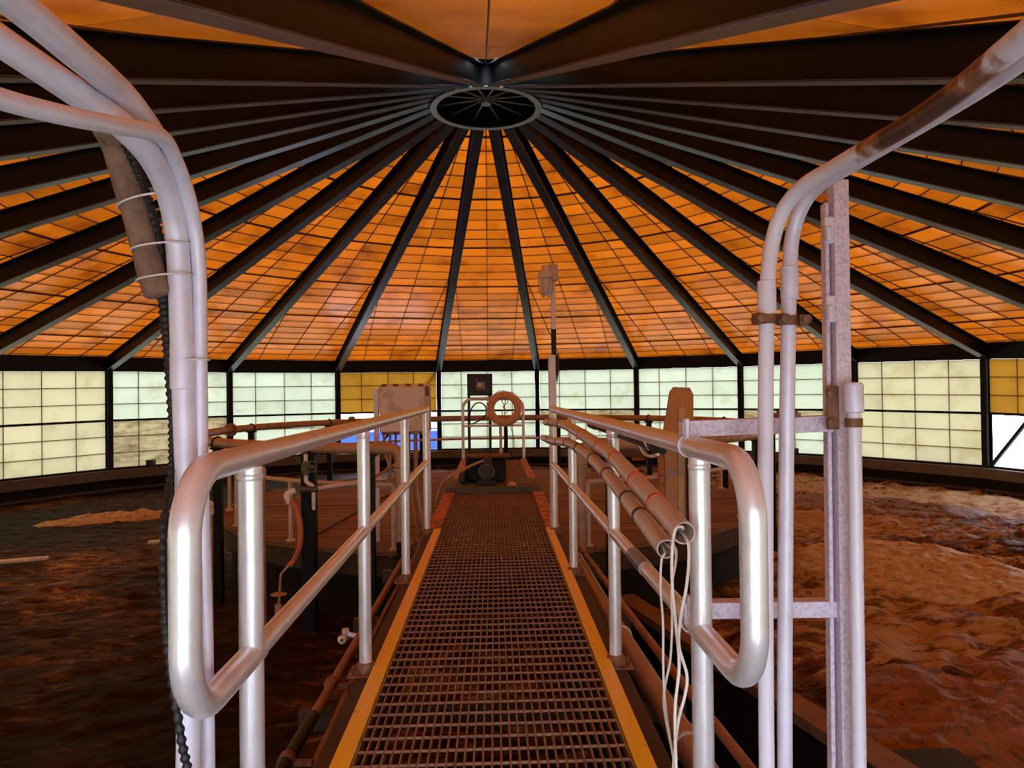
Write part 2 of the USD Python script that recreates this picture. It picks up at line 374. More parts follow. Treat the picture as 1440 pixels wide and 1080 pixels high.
ROWS = [0.86, 1.152] + [1.5 + 0.348 * j for j in range(29)]
ROWS = [t for t in ROWS if t < 11.36] + [11.36]
for b in range(NB):
    a1, a2 = ANG[b], ANG[(b + 1) % NB]
    if a2 < a1: a2 += 2 * math.pi
    am = (a1 + a2) / 2
    dist = abs((math.degrees(am) + 180) % 360 - 180)
    root = thing('ceiling', 'bay of the faceted roof, orange translucent sheets between two rafters', None, pol(am, 6.0, 4.0), kind='structure')
    limit = 99
    rows = ROWS if dist < 150 else [t for i, t in enumerate(ROWS) if (i - 2) % 5 == 0 or i == len(ROWS) - 1]
    for i in range(len(rows) - 1):
        t0, t1 = rows[i], rows[i + 1]
        if t0 > limit: continue
        tri = Polygon([(-t0 * math.tan(HALF), t0), (t0 * math.tan(HALF), t0), (t1 * math.tan(HALF), t1), (-t1 * math.tan(HALF), t1)]).buffer(-0.0015, join_style=2)
        for u0, u1 in ((-1.6, -0.755), (-0.755, 0), (0, 0.755), (0.755, 1.6)):
            cell = tri.intersection(sbox(u0 + 0.002, t0 - 1, u1 - 0.002, t1 + 1))
            if cell.is_empty or cell.geom_type != 'Polygon' or cell.area < 0.004: continue
            pp = list(cell.exterior.coords)[:-1]
            jig = float(rng.uniform(0, 0.008))
            part(root, 'roof_panel', tray([bay_point(a1, a2, x, y, 0.012 + jig) for x, y in pp], (0, 0, 1)), 'roof_sheet', False)
    bars = []
    for i, t in enumerate(ROWS[1:-1], 1):
        if t > limit: continue
        thick = (i - 2) % 5 == 0
        if dist > 150: continue
        w = t * math.tan(HALF) - 0.02
        p, q = bay_point(a1, a2, -w, t, 0.0), bay_point(a1, a2, w, t, 0.0)
        bars.append(bar(p, q, 0.03 if thick else 0.011, 0.03 if thick else 0.014, b=0.0015))
    for u in (-0.755, 0, 0.755):
        t0 = max(0.9, abs(u) / math.tan(HALF) + 0.1)
        bars.append(bar(bay_point(a1, a2, u, t0, 0.004), bay_point(a1, a2, u, min(11.36, limit), 0.004), 0.013, 0.016, b=0.0015))
    if dist < 125:
        for m in bars: part(root, 'glazing_bar', m, 'glazing_bar', False)
    else:
        part(root, 'glazing_bars', cat(*bars), 'glazing_bar', False, kind='stuff')

# steel frame of the roof
frame = thing('ceiling_frame', 'dark steel rafters and eave beams of the roof', None, (0, CY, 4), kind='structure')
for a in ANG:
    p0, p1 = pol(a, 0.80, soffit(a, 0.80)), pol(a, RV, soffit(a, RV))
    sd = np.array([math.cos(a), -math.sin(a), 0]) * 0.008
    rs = np.linspace(0.80, RV, 9); lo = np.array([pol(a, r, soffit(a, r)) for r in rs]); hi = lo + np.array([[0, 0, dep(r) - 0.004] for r in rs])
    V = np.vstack([lo - sd, lo + sd, hi - sd, hi + sd]); n9 = len(rs); Fq = []
    for k in range(n9 - 1):
        for i, j in ((0, 2), (2, 3), (3, 1), (1, 0)):
            Fq.append([i * n9 + k, i * n9 + k + 1, j * n9 + k + 1, j * n9 + k])
    Fq += [[0, n9, 3 * n9, 2 * n9], [n9 - 1, 3 * n9 - 1, 4 * n9 - 1, 2 * n9 - 1]]
    web = trimesh.Trimesh(*arr((V, np.array(Fq))), process=False)
    tops = [bar(hi[k], hi[k + 1], 0.17, 0.014) for k in range(n9 - 1)]
    rf = part(frame, 'rafter', cat(web, *tops), 'dark_steel', False)
    part(rf, 'bottom_flange', bar(p0, p1, 0.17, 0.016, b=0.003), 'flange_steel', False)
for b in range(NB):
    a1, a2 = ANG[b], ANG[(b + 1) % NB]
    p, q = pol(a1, RV - 0.02, zpost(a1) + 0.18), pol(a2, RV - 0.02, zpost(a2) + 0.18)
    part(frame, 'eave_beam', bar(p, q, 0.14, 0.36, b=0.004), 'dark_steel', False)
zc = 1.22 + 4.19
cr = part(frame, 'centre_ring', lathe([(0.733, 0.0), (0.83, 0.0), (0.83, 0.016), (0.733, 0.016), (0.733, 0.0)], (0, CY, zc), n=64), 'ring_steel', 30)
part(cr, 'ring_wall', lathe([(0.775, 0.016), (0.79, 0.016), (0.79, 0.30), (0.84, 0.30), (0.84, 0.315), (0.733, 0.315), (0.733, 0.30), (0.775, 0.30), (0.775, 0.016)], (0, CY, zc), n=64), 'dark_steel', 30)
for k in range(12):
    a = (k + 0.5) * math.pi / 6
    part(cr, 'spoke', cyl(pol(a, 0.06, zc + 0.16), pol(a, 0.77, zc + 0.14), 0.013, 8), 'ring_steel')
part(cr, 'hub', lathe([(0.0, 0.08), (0.07, 0.08), (0.085, 0.11), (0.085, 0.2), (0.05, 0.22), (0.0, 0.22)], (0, CY, zc), n=20), 'ring_steel')
part(frame, 'roof_cap', lathe([(0.0, 0.62), (0.5, 0.56), (0.9, 0.40), (0.98, 0.33), (0.98, 0.31), (0.84, 0.31), (0.5, 0.5), (0.0, 0.55)], (0, CY, zc), n=40), 'dark_steel')

# walls: posts, kerb, tank wall
wall = thing('wall_around', 'ring of dark steel posts standing on the concrete kerb of the tank', None, (0, CY, 0), kind='structure')
for a in ANG:
    d = math.degrees(a)
    c = pol(a, RV - 0.03, 0); z0, z1 = ZS, zpost(a) + 0.02
    Rm = np.array([[math.cos(a), math.sin(a), 0], [-math.sin(a), math.cos(a), 0], [0, 0, 1]])
    prof_h = [rbox((0, -0.085, 0), (0.13, 0.014, z1 - z0), 0.003), rbox((0, 0.085, 0), (0.13, 0.014, z1 - z0), 0.003), rbox((0, 0, 0), (0.012, 0.17, z1 - z0), 0.002)]
    m = cat(*prof_h); v = np.array(m.vertices) @ Rm.T + [c[0], c[1], (z0 + z1) / 2]
    part(wall, 'post', trimesh.Trimesh(v, m.faces, process=False), 'dark_steel', False)
for b in range(NB):
    a1, a2 = ANG[b], ANG[(b + 1) % NB]
    def ringseg(r0, r1, z0, z1):
        V = np.array([pol(a, r, z) for a in (a1, a2) for r in (r0, r1) for z in (z0, z1)])
        return trimesh.convex.convex_hull(V)
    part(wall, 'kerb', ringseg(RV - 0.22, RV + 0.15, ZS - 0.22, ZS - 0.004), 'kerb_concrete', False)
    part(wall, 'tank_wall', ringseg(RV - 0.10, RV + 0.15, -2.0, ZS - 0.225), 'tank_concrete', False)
    part(wall, 'water_stop', ringseg(RV - 0.16, RV - 0.11, ZS - 0.50, ZS - 0.44), 'stringer_brown', False)

# glazing of each bay
OPEN = {}
nwin = 0
for b in range(NB):
    a1, a2 = ANG[b], ANG[(b + 1) % NB]
    if a2 < a1: a2 += 2 * math.pi
    am = (a1 + a2) / 2; deg = (math.degrees(am) + 180) % 360 - 180
    if abs(deg) > 172: continue                        # the doorway behind the camera stands open
    nwin += 1
    win = thing(f'window_{nwin}', 'bay of translucent wall panels with thin glazing bars', None, pol(am, RV, 0.6), kind='structure')
    P1, P2 = pol(a1, RV, 0), pol(a2, RV, 0)
    e = (P2 - P1); L = np.linalg.norm(e); e /= L
    nin = np.array([-math.sin(am), -math.cos(am), 0])
    zt1, zt2 = zpost(a1), zpost(a2)
    def wp(s, k, off=0.0):                             # s along the bay (m), k from 0 (sill) to 1 (eave)
        zt = zt1 + (zt2 - zt1) * s / L
        q = P1 + e * s + nin * off; q = q.copy(); q[2] = ZS + (zt - ZS) * k
        return q
    s0, s1 = 0.075, L - 0.075
    cols = [s0, s0 + (s1 - s0) * 0.215, s0 + (s1 - s0) * 0.49, s0 + (s1 - s0) * 0.755, s1]
    krows = [1.0, 0.835, 0.668, 0.50, 0.335, 0.168, 0.0]
    seen = abs(deg) < 98
    opening = -22 < deg + 22.5 < -7 + 22.5 and abs(deg + 15) < 3 or abs(deg - 75) < 3
    for r in range(6):
        for c in range(4):
            if not seen and c: continue
            x0, x1 = (cols[c] + 0.003, cols[c + 1] - 0.003) if seen else (s0, s1)
            k0, k1 = krows[r + 1] + 0.0012, krows[r] - 0.0012
            if opening and r >= 3: continue
            mname = 'wall_sheet'
            if abs(deg) > 50: mname = 'wall_sheet_cream'
            if abs(deg + 45) < 3: mname = 'wall_sheet_stained' if r >= 3 else 'wall_sheet'
            if opening: mname = 'wall_sheet_amber'
            if (abs(deg - 15) < 3 or abs(deg - 45) < 3) and r == 3: mname = 'wall_sheet_stained'
            part(win, 'pane', tray([wp(x0, k0, 0.01), wp(x1, k0, 0.01), wp(x1, k1, 0.01), wp(x0, k1, 0.01)], -nin, 0.03), mname, False)
    for r in range(1, 6):
        if opening and r > 3: continue
        th = r == 3
        part(win, 'mullion' if th else 'glazing_bar', bar(wp(s0, krows[r], 0.03 if th else 0.014), wp(s1, krows[r], 0.03 if th else 0.014), 0.04 if th else 0.016, 0.05 if th else 0.016, b=0.002), 'dark_steel' if th else 'wall_bar', False)
    for c in range(1, 4):
        part(win, 'glazing_bar', bar(wp(cols[c], 0.5 if opening else 0.0, 0.008), wp(cols[c], 1.0, 0.008), 0.016, 0.016, up=nin, b=0.002), 'wall_bar', False)
    part(win, 'sill', bar(wp(0, 0.0, 0.02) + (0, 0, 0.02), wp(L, 0.0, 0.02) + (0, 0, 0.02), 0.10, 0.045, b=0.003), 'dark_steel', False)
    if abs(deg - 75) < 3:
        part(win, 'brace', bar(wp(0.12, 0.02, 0.06), wp(1.9, 0.98, 0.06), 0.06, 0.06, b=0.003), 'dark_steel', False)
    if abs(deg + 15) < 3:
        part(win, 'brace', bar(wp(L - 1.9, 0.03, -0.06), wp(L - 0.1, 0.99, -0.06), 0.07, 0.07, b=0.003), 'dark_steel', False)

# outside: pale yard, skip, white building
single('yard', lathe([(RV + 0.2, 0.0), (120.0, 0.0), (120.0, -0.2), (RV + 0.2, -0.2), (RV + 0.2, 0.0)], (0, CY, -1.35), n=72), 'ground_concrete', 'sunlit pale concrete yard outside the openings', None, kind='structure')

# ------------------------------------------------------------------ the liquid in the tank
gx = np.arange(-11.5, 11.51, 0.06)
X, Y = np.meshgrid(gx, gx + CY, indexing='ij')
rad = np.hypot(X, Y - CY)
Pn = np.stack([X, Y, 0 * X], -1)
swirl = 0.5 * (meshkit.fbm(Pn * [0.9, 0.9, 1], 4, 3) - 0.5) * 0.14 + (meshkit.fbm((Pn + 30) * [3.4, 5.4, 1], 3, 9) - 0.5) * 0.13
calm = np.clip((X + 3.0) / 3.0, 0.6, 1.7) * np.clip((rad - 3.4) / 0.6, 0, 1)
Z = ZL + swirl * calm
from shapely import contains_xy
channel_plan = Polygon([(0.655, 1.3), (2.70, 1.3), (1.30, 7.02), (0.655, 7.05)])        # the empty launder channel beside the walkway
idx = -np.ones(X.shape, int); ok = (rad < RV - 0.06) & ~contains_xy(channel_plan, X, Y)
idx[ok] = np.arange(ok.sum())
V = np.stack([X[ok], Y[ok], Z[ok]], 1)
q = np.stack([idx[:-1, :-1], idx[1:, :-1], idx[1:, 1:], idx[:-1, 1:]], -1).reshape(-1, 4)
q = q[(q >= 0).all(1)]
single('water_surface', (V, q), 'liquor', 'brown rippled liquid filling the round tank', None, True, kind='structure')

def raft(name, c, rx, ry, rot, matn, label, seed, h=0.05):
    """Low irregular island of foam with a lumpy top."""
    n, k = 120, 30
    a = np.linspace(0, 2 * np.pi, n, endpoint=False)
    rr = 0.72 + 0.5 * meshkit.fbm(np.stack([np.cos(a) * 1.6 + 5, np.sin(a) * 1.6 + 5, np.full(n, seed)], -1), 4, seed)
    V, F = [], []
    for i in range(k + 1):
        s = i / k
        px, py = rx * rr * s * np.cos(a), ry * rr * s * np.sin(a)
        x = c[0] + px * math.cos(rot) - py * math.sin(rot); y = c[1] + px * math.sin(rot) + py * math.cos(rot)
        lump = meshkit.fbm(np.stack([x * 4.5, y * 6.0, 0 * x + seed], -1), 4, seed)
        z = ZL - 0.03 + (h + 0.16 * (lump - 0.2)) * (1 - s ** 5) + (0.03 if i < k else -0.02)
        V.append(np.stack([x, y, z], 1))
    V = np.vstack(V)
    for i in range(k):
        for j in range(n):
            l = (j + 1) % n
            F += [[i * n + j, (i + 1) * n + j, (i + 1) * n + l], [i * n + j, (i + 1) * n + l, i * n + l]]
    return single(name, (V, np.array(F)), matn, label, 'foam', True, kind='stuff')
raft('foam_raft', (5.3, 8.9), 1.35, 1.7, 0.1, 'foam_tan', 'pale tan raft of foam on the liquid beside the round platform', 3)
raft('foam_raft', (3.45, 4.9), 1.45, 0.95, 0.5, 'foam_orange', 'rusty orange scum on the liquid at the right corner nearest the walkway', 8)
raft('foam_raft', (7.2, 13.6), 1.9, 1.0, -0.6, 'foam_brown', 'brown foam drifting along the far kerb behind the pale raft', 12)
raft('foam_raft', (8.0, 7.4), 0.9, 0.9, 0.9, 'foam_brown', 'darker brown foam patch at the right edge of the picture beside the pale raft', 17)
raft('foam_raft', (-6.9, 13.7), 1.5, 0.5, 0.5, 'foam_tan', 'tan streak of foam on the far left of the tank', 21)

# ------------------------------------------------------------------ walkway
wk = thing('grating_walkway', 'steel grating walkway with yellow edges running out to the middle of the tank', 'walkway', (0, 4, 0))
def wx(x, y): return x - 0.022 + 0.0062 * y           # the bridge lies a touch askew to the camera
def along(x0, x1, y0, y1, z0, z1, b=0.002):
    xm = (x0 + x1) / 2
    return bar((wx(xm, y0), y0, (z0 + z1) / 2), (wx(xm, y1), y1, (z0 + z1) / 2), abs(x1 - x0), abs(z1 - z0), b=b)
NBAR = 31
for y0, y1 in ((-0.6, 8.72), (9.75, 13.05)):
    for k in range(NBAR):
        x = -0.462 + k * 0.924 / (NBAR - 1)
        part(wk, 'bearing_bar', along(x - 0.0032, x + 0.0032, y0, y1, -0.034, -0.004, 0.001), 'grating_steel', False)
    for y in np.arange(y0 + 0.05, y1, 0.0955):
        part(wk, 'cross_rod', bar((wx(-0.466, y), y, -0.009), (wx(0.466, y), y, -0.009), 0.0095, 0.0095, b=0.002), 'grating_steel', False)
for s in (-1, 1):
    part(wk, 'edge_angle', cat(along(s * 0.472, s * 0.532, -0.6, 6.5, -0.006, 0.006), along(s * 0.469, s * 0.475, -0.6, 6.5, -0.07, 0.006)), 'yellow_paint', False, 'yellow painted edge angle')
    part(wk, 'edge_plate', along(s * 0.472, s * 0.60, 6.5, 8.78, -0.008, 0.010), 'orange_plate', False, 'rusty orange edge plate')
    part(wk, 'edge_plate', along(s * 0.472, s * 0.585, 9.75, 13.05, -0.008, 0.010), 'orange_plate', False, 'rusty orange edge plate')
    part(wk, 'stringer', cat(along(s * 0.477, s * 0.605, -0.6, 6.62, -0.05, -0.035), along(s * 0.477, s * 0.487, -0.6, 6.62, -0.30, -0.05), along(s * 0.477, s * 0.60, -0.6, 6.62, -0.315, -0.30)), 'stringer_brown', False)
    part(wk, 'stringer', along(s * 0.47, s * 0.49, 6.62, 13.05, -0.29, -0.035), 'stringer_brown', False)
for y in (0.4, 2.4, 3.6, 5.0, 6.35):
    part(wk, 'cross_beam', bx(-0.95, 0.95, y - 0.04, y + 0.04, -0.42, -0.317), 'stringer_brown', False)
part(wk, 'pier', bx(-0.5, 0.5, 0.3, 0.5, -1.9, -0.42), 'tank_concrete', False)

# ------------------------------------------------------------------ handrails of the walkway
def base_plate(th_post, x, y, s):
    part(th_post, 'base_plate', cat(rbox((x + s * 0.01, y, -0.03), (0.13, 0.12, 0.012), 0.003), lathe([(0.0, 0.0), (0.046, 0.0), (0.044, 0.03), (0.033, 0.045), (0.029, 0.045)], (x, y, -0.026), n=18),
         *[lathe([(0.0, 0.0), (0.009, 0.0), (0.009, 0.012), (0.0, 0.014)], (x + s * 0.01 + dx, y + dy, -0.024), n=6) for dx, dy in ((-.05, -.045), (.05, -.045), (.05, .045), (-.05, .045))]), 'bracket_rust')
def handrail(label, x, posts, yend, yloop, zt, zm, rr, s, strut):
    t = thing('handrail', label, 'handrail', (x, 4, 0), 'walkway handrails')
    part(t, 'rail', tube(bend([(x, yend, zt), (x, yloop, zt), (x, yloop, zm), (x, posts[-1] + 0.04, zm)], 0.13, 10), rr, 20), 'rail_aluminium', True)
    for i in range(len(posts) - 1):
        part(t, 'mid_rail', cyl((x, posts[i + 1] + 0.031, zm), (x, posts[i] - 0.027, zm), rr * 0.86, 18), 'rail_aluminium')
    for y in posts:
        p = part(t, 'post', tube([(x, y, -0.02), (x, y, zt - rr * 0.8)], 0.0285, 20), 'rail_aluminium')
        base_plate(p, x, y, s)
        if y < 4: part(p, 'weld_collar', lathe([(0.0285, -0.012), (0.0305, -0.006), (0.0305, 0.0), (0.0285, 0.004)], (x, y, zt - 0.045), n=18), 'rail_aluminium')
    return t
hl = handrail('bare aluminium pipe handrail along the left edge of the walkway', -0.572, [6.45, 4.85, 3.28, 1.74], 6.45 + 0.03, 1.37, 1.075, 0.605, 0.0295, -1, (-0.01, 1.50, 0.0, 1.42))
hr = handrail('pipe handrail with two conduits slung along it, right edge of the walkway', 0.560, [6.40, 4.95, 3.30, 1.93], 6.43, 1.535, 1.062, 0.570, 0.0295, 1, (0.03, 1.62, 0.0, 1.58))
part(hr, 'repair_sleeve', cyl((0.560, 2.62, 0.570), (0.560, 2.86, 0.570), 0.0285, 18), 'ring_steel', label='bare metal sleeve on the mid rail')

# ------------------------------------------------------------------ pole lamp on the end of the right handrail
pl = thing('pole_lamp', 'tall pole topped by a pale jar lamp, far end of the right handrail', 'lamp', (0.575, 6.5, 0))
part(pl, 'sleeve', rbox((0.565, 6.50, 0.78), (0.066, 0.066, 1.54), 0.006), 'conduit_grey')
part(pl, 'pole', cyl((0.583, 6.50, 1.5), (0.583, 6.50, 2.26), 0.021), 'conduit_grey')
part(pl, 'tape_wrap', cat(cyl((0.583, 6.50, 1.545), (0.583, 6.50, 1.78), 0.023), tube([(0.605, 6.48, 1.55), (0.612, 6.47, 1.44), (0.603, 6.46, 1.30)], [0.014, 0.017, 0.004], 8)), 'black_rubber')
part(pl, 'junction_box', rbox((0.575, 6.49, 2.285), (0.10, 0.09, 0.15), 0.012), 'lamp_grey')
lj = part(pl, 'lamp_jar', lathe([(0.0, -0.15), (0.036, -0.145), (0.052, -0.11), (0.056, -0.04), (0.056, 0.0), (0.07, 0.01), (0.07, 0.05), (0.045, 0.075), (0.03, 0.12), (0.0, 0.125)], (0.515, 6.46, 2.23), n=24), 'lamp_glass')
part(lj, 'guard', cat(*[tube(smoothpath([(0.515 + 0.066 * math.cos(k), 6.46 + 0.066 * math.sin(k), 2.235), (0.515 + 0.064 * math.cos(k), 6.46 + 0.064 * math.sin(k), 2.13), (0.515 + 0.03 * math.cos(k), 6.46 + 0.03 * math.sin(k), 2.065)], 4), 0.004, 6) for k in np.arange(0, 6.2, math.pi / 3)]), 'lamp_grey')
part(pl, 'arm', bar((0.53, 6.47, 2.34), (0.60, 6.49, 2.34), 0.03, 0.03), 'lamp_grey')

# ------------------------------------------------------------------ two conduits slung inside the right handrail
def slung(label, pts, rr, wall_t, bands, bm, matn, reds=None):
    t = thing('slung_conduit', label, 'conduit', pts[0], 'slung conduits on the right handrail')
    P = smoothpath(pts, 10)
    part(t, 'pipe', pipe_open(P, rr, wall_t, 20), matn, 40)
    seg = np.r_[0, np.cumsum(np.linalg.norm(np.diff(P, axis=0), axis=1))]
    for d, m in bands:
        i = min(np.searchsorted(seg, d), len(P) - 2)
        dirv = P[i + 1] - P[i - 1]; dirv /= np.linalg.norm(dirv)
        part(t, 'band', tube([P[i] - dirv * 0.009, P[i] - dirv * 0.008, P[i] + dirv * 0.008, P[i] + dirv * 0.009], [rr, rr + 0.003, rr + 0.003, rr], 20), m, label='red tape band' if m == 'red_band' else None)
    return t
up_pts = [(0.485, 6.25, 0.955), (0.490, 5.4, 0.985), (0.497, 4.56, 0.996), (0.498, 3.25, 0.968), (0.498, 2.8, 0.942), (0.498, 1.86, 0.849)]
lo_pts = [(0.470, 6.35, 0.812), (0.478, 5.5, 0.840), (0.490, 4.56, 0.893), (0.495, 3.9, 0.897), (0.495, 3.15, 0.873), (0.497, 2.05, 0.767)]
slung('upper slung conduit with red tape bands and an open end', up_pts, 0.030, 0.004, [(0.45, 'black_rubber'), (1.2, 'black_rubber'), (2.35, 'red_band'), (2.95, 'red_band'), (3.35, 'red_band'), (3.72, 'red_band'), (4.02, 'red_band')], None, 'pvc_tan')
slung('lower slung conduit with black bands and an open end', lo_pts, 0.028, 0.004, [(0.5, 'black_rubber'), (1.15, 'black_rubber'), (1.75, 'black_rubber'), (2.3, 'black_rubber'), (2.8, 'black_rubber'), (3.25, 'black_rubber'), (3.62, 'black_rubber'), (3.93, 'black_rubber')], None, 'pvc_tan')
def cable(label, pts, r, matn, n=8, name='cable'):
    return single(name, tube(smoothpath(pts, 8), r, n), matn, label, name, group='hanging white cables' if matn == 'cable_white' else 'ropes behind the life ring' if name == 'rope' else None)
cable('pale cable looping out of the upper slung conduit and straight down beside the post', [(0.497, 2.0, 0.857), (0.497, 1.88, 0.856), (0.487, 1.835, 0.870), (0.470, 1.84, 0.862), (0.462, 1.845, 0.80), (0.463, 1.85, 0.70), (0.474, 1.86, 0.60), (0.482, 1.87, 0.50), (0.472, 1.88, 0.38), (0.478, 1.90, 0.18), (0.49, 1.95, -0.02)], 0.0042, 'cable_white')
cable('pale cable dropping from the mouth of the upper slung conduit in a bulging loop', [(0.502, 2.0, 0.848), (0.502, 1.86, 0.838), (0.503, 1.835, 0.80), (0.497, 1.84, 0.72), (0.484, 1.85, 0.64), (0.480, 1.86, 0.56), (0.502, 1.87, 0.48), (0.498, 1.88, 0.42), (0.484, 1.90, 0.34), (0.474, 1.92, 0.20), (0.47, 1.95, 0.0)], 0.0042, 'cable_white')
cable('thin cable from the lower slung conduit hanging to the pipe strap', [(0.494, 2.2, 0.782), (0.492, 2.05, 0.762), (0.478, 2.03, 0.74), (0.474, 2.03, 0.66), (0.482, 2.04, 0.56), (0.483, 2.05, 0.44), (0.487, 2.06, 0.36), (0.50, 2.10, 0.30), (0.53, 2.2, 0.2), (0.60, 2.4, -0.05)], 0.0036, 'cable_white')
cable('second thin cable curling round the mouth of the lower slung conduit', [(0.50, 2.2, 0.785), (0.502, 2.04, 0.776), (0.516, 2.02, 0.775), (0.518, 2.03, 0.73), (0.508, 2.04, 0.66), (0.510, 2.05, 0.55), (0.506, 2.06, 0.45), (0.492, 2.07, 0.37), (0.50, 2.12, 0.29), (0.56, 2.3, 0.1), (0.62, 2.45, -0.06)], 0.0036, 'cable_white')

# dark rod with a hook clipped under the right rail
rod = thing('hook_rod', 'dark metal rod with a pale hook tied under the right handrail', 'rod', (0.595, 3.2, 1.0))
part(rod, 'rod', tube([(0.592, 4.05, 1.018), (0.600, 2.50, 1.008)], 0.013, 12), 'black_steel')
part(rod, 'grip', tube([(0.592, 4.05, 1.018), (0.591, 4.28, 1.020)], 0.018, 12), 'machine_grey')
part(rod, 'hook', tube(smoothpath([(0.596, 2.86, 1.02), (0.594, 2.84, 0.99), (0.597, 2.76, 0.972), (0.600, 2.66, 0.976), (0.602, 2.58, 0.99)], 6), 0.006, 8), 'tie_white', label='pale curled hook')
for y in (3.9, 3.3, 2.7): part(rod, 'tie', tube([(0.574, y, 1.085 - .02), (0.600, y, 1.03), (0.606, y, 1.005), (0.594, y, 0.995), (0.574, y, 1.03)], 0.003, 6), 'tie_white')

# ------------------------------------------------------------------ pipes beside the walkway
bp = thing('drain_pipe', 'large brown pipe running below the walkway on its right', 'pipe', (0.74, 4, -0.24))
part(bp, 'pipe', tube([(0.80, 1.2, -0.24), (0.80, 2.7, -0.24), (0.755, 4.5, -0.24), (0.735, 6.3, -0.24)], 0.058, 20), 'pipe_brown', True)
for y in (2.95, 4.3): part(bp, 'strap', tube([(0.795 - 0.02 * (y - 2.95), y - 0.012, -0.24), (0.795 - 0.02 * (y - 2.95), y + 0.012, -0.24)], 0.062, 20), 'conduit_grey', label='pale strap')
part(bp, 'coupling', tube([(0.79, 2.95, -0.24), (0.788, 3.06, -0.24)], 0.066, 20), 'pipe_brown')
single('conduit', tube(smoothpath([(0.98, 1.2, -0.15), (0.93, 2.4, -0.15), (0.86, 3.9, -0.15), (0.80, 5.6, -0.15), (0.77, 6.25, -0.14), (0.72, 6.45, -0.05)], 6), 0.022, 14), 'pipe_rusty', 'thin brown conduit just outside the large pipe on the right of the walkway', 'conduit', True)
single('conduit', tube([(0.70, 1.2, -0.34), (0.69, 2.95, -0.34)], 0.020, 12), 'pipe_brown', 'short brown conduit between the large pipe and the right stringer', 'conduit', True)
lc = thing('water_line', 'brown water line with a black lagged stretch along the left of the walkway', 'pipe', (-0.8, 4, -0.25))
part(lc, 'pipe', tube([(-0.86, 1.2, -0.25), (-0.82, 3.5, -0.25), (-0.795, 5.4, -0.25), (-0.775, 7.2, -0.25)], 0.024, 14), 'pipe_rusty', True)
part(lc, 'lagging', tube([(-0.841, 2.5, -0.25), (-0.824, 3.35, -0.25)], 0.029, 14), 'black_rubber', label='black lagging')
for y in (2.55, 2.95, 3.72): part(lc, 'clamp', cat(tube([(-0.842 + 0.015 * (y - 2.5), y - 0.02, -0.25), (-0.842 + 0.015 * (y - 2.5), y + 0.02, -0.25)], 0.034, 14), rbox((-0.78, y, -0.26), (0.10, 0.03, 0.02), 0.003)), 'bracket_rust')
tp = part(lc, 'tap', cat(cyl((-0.80, 4.42, -0.25), (-0.89, 4.42, -0.23), 0.016, 12), cyl((-0.89, 4.42, -0.20), (-0.89, 4.42, -0.26), 0.022, 12)), 'conduit_grey')
part(tp, 'nozzle', lathe([(0.014, 0), (0.022, 0.0), (0.024, 0.04), (0.017, 0.05), (0.014, 0.05), (0.014, 0.0)], (-0.905, 4.36, -0.24), (0.4, -1, 0.1), 16), 'tie_white')
single('conduit', tube(smoothpath([(-0.745, 1.2, -0.29), (-0.735, 3.0, -0.29), (-0.745, 5.0, -0.29), (-0.715, 6.4, -0.29), (-0.72, 7.3, -0.30), (-0.78, 7.58, -0.29)], 6), 0.017, 12), 'pipe_rusty', 'narrow brown conduit between the water line and the left stringer', 'conduit', True)

# ------------------------------------------------------------------ bent conduits and strut frame at the right foreground
def riser(label, pts, rr, coupling_z, matn):
    t = thing('bent_conduit', label, 'conduit', pts[0], 'bent conduits')
    P = smoothpath(pts, 9)
    part(t, 'pipe', tube(P, rr, 20), matn, True)
    i = np.argmin(np.abs(P[:len(P) // 2 + 4, 2] - coupling_z)); x, y = P[i, 0], P[i, 1]
    part(t, 'coupling', lathe([(rr, -0.045), (rr + 0.004, -0.043), (rr + 0.004, 0.043), (rr, 0.045)], (x, y, coupling_z), n=20), matn)
    return t
riser('nearer of two bent grey conduits, rising beside the strut post and over the camera', [(0.705, 1.85, -2.47), (0.702, 1.85, -0.6), (0.70, 1.85, 0.25), (0.708, 1.85, 0.9), (0.716, 1.85, 1.30), (0.724, 1.85, 1.50), (0.738, 1.85, 1.60), (0.755, 1.82, 1.675), (0.775, 1.74, 1.715), (0.793, 1.60, 1.722), (0.780, 1.25, 1.705), (0.727, 0.95, 1.69), (0.64, 0.55, 1.67), (0.6, 0.1, 1.62), (0.58, -0.4, 1.46)], 0.0195, 1.455, 'conduit_rust')
riser('farther of two bent grey conduits, just right of the nearer one by the strut post', [(0.765, 1.90, -2.47), (0.765, 1.90, -0.6), (0.768, 1.90, 0.25), (0.782, 1.90, 0.9), (0.796, 1.90, 1.35), (0.803, 1.90, 1.52), (0.811, 1.90, 1.62), (0.825, 1.87, 1.695), (0.842, 1.80, 1.735), (0.86, 1.62, 1.745), (0.85, 1.2, 1.735), (0.80, 0.85, 1.725), (0.72, 0.45, 1.70), (0.66, 0.1, 1.64), (0.64, -0.4, 1.50)], 0.0195, 1.50, 'conduit_grey')
cl = thing('conduit_clamp', 'rusty double clamp holding the two bent conduits together', 'clamp', (0.76, 1.87, 1.42))
for x, y in ((0.7215, 1.85), (0.7985, 1.90)): part(cl, 'strap', lathe([(0.0198, -0.013), (0.0235, -0.013), (0.0235, 0.013), (0.0198, 0.013), (0.0198, -0.013)], (x, y, 1.40), n=20), 'bracket_rust')
for x, y in ((0.690, 1.84), (0.76, 1.86), (0.828, 1.89)):
    part(cl, 'bolt', cat(cyl((x, y - 0.03, 1.40), (x, y + 0.03, 1.40), 0.006, 8), lathe([(0.0, 0.0), (0.013, 0.0), (0.013, 0.009), (0.0, 0.012)], (x, y - 0.028, 1.40), (0, -1, 0), 6), rbox((x, y, 1.40), (0.018, 0.03, 0.030), 0.003)), 'bracket_rust')

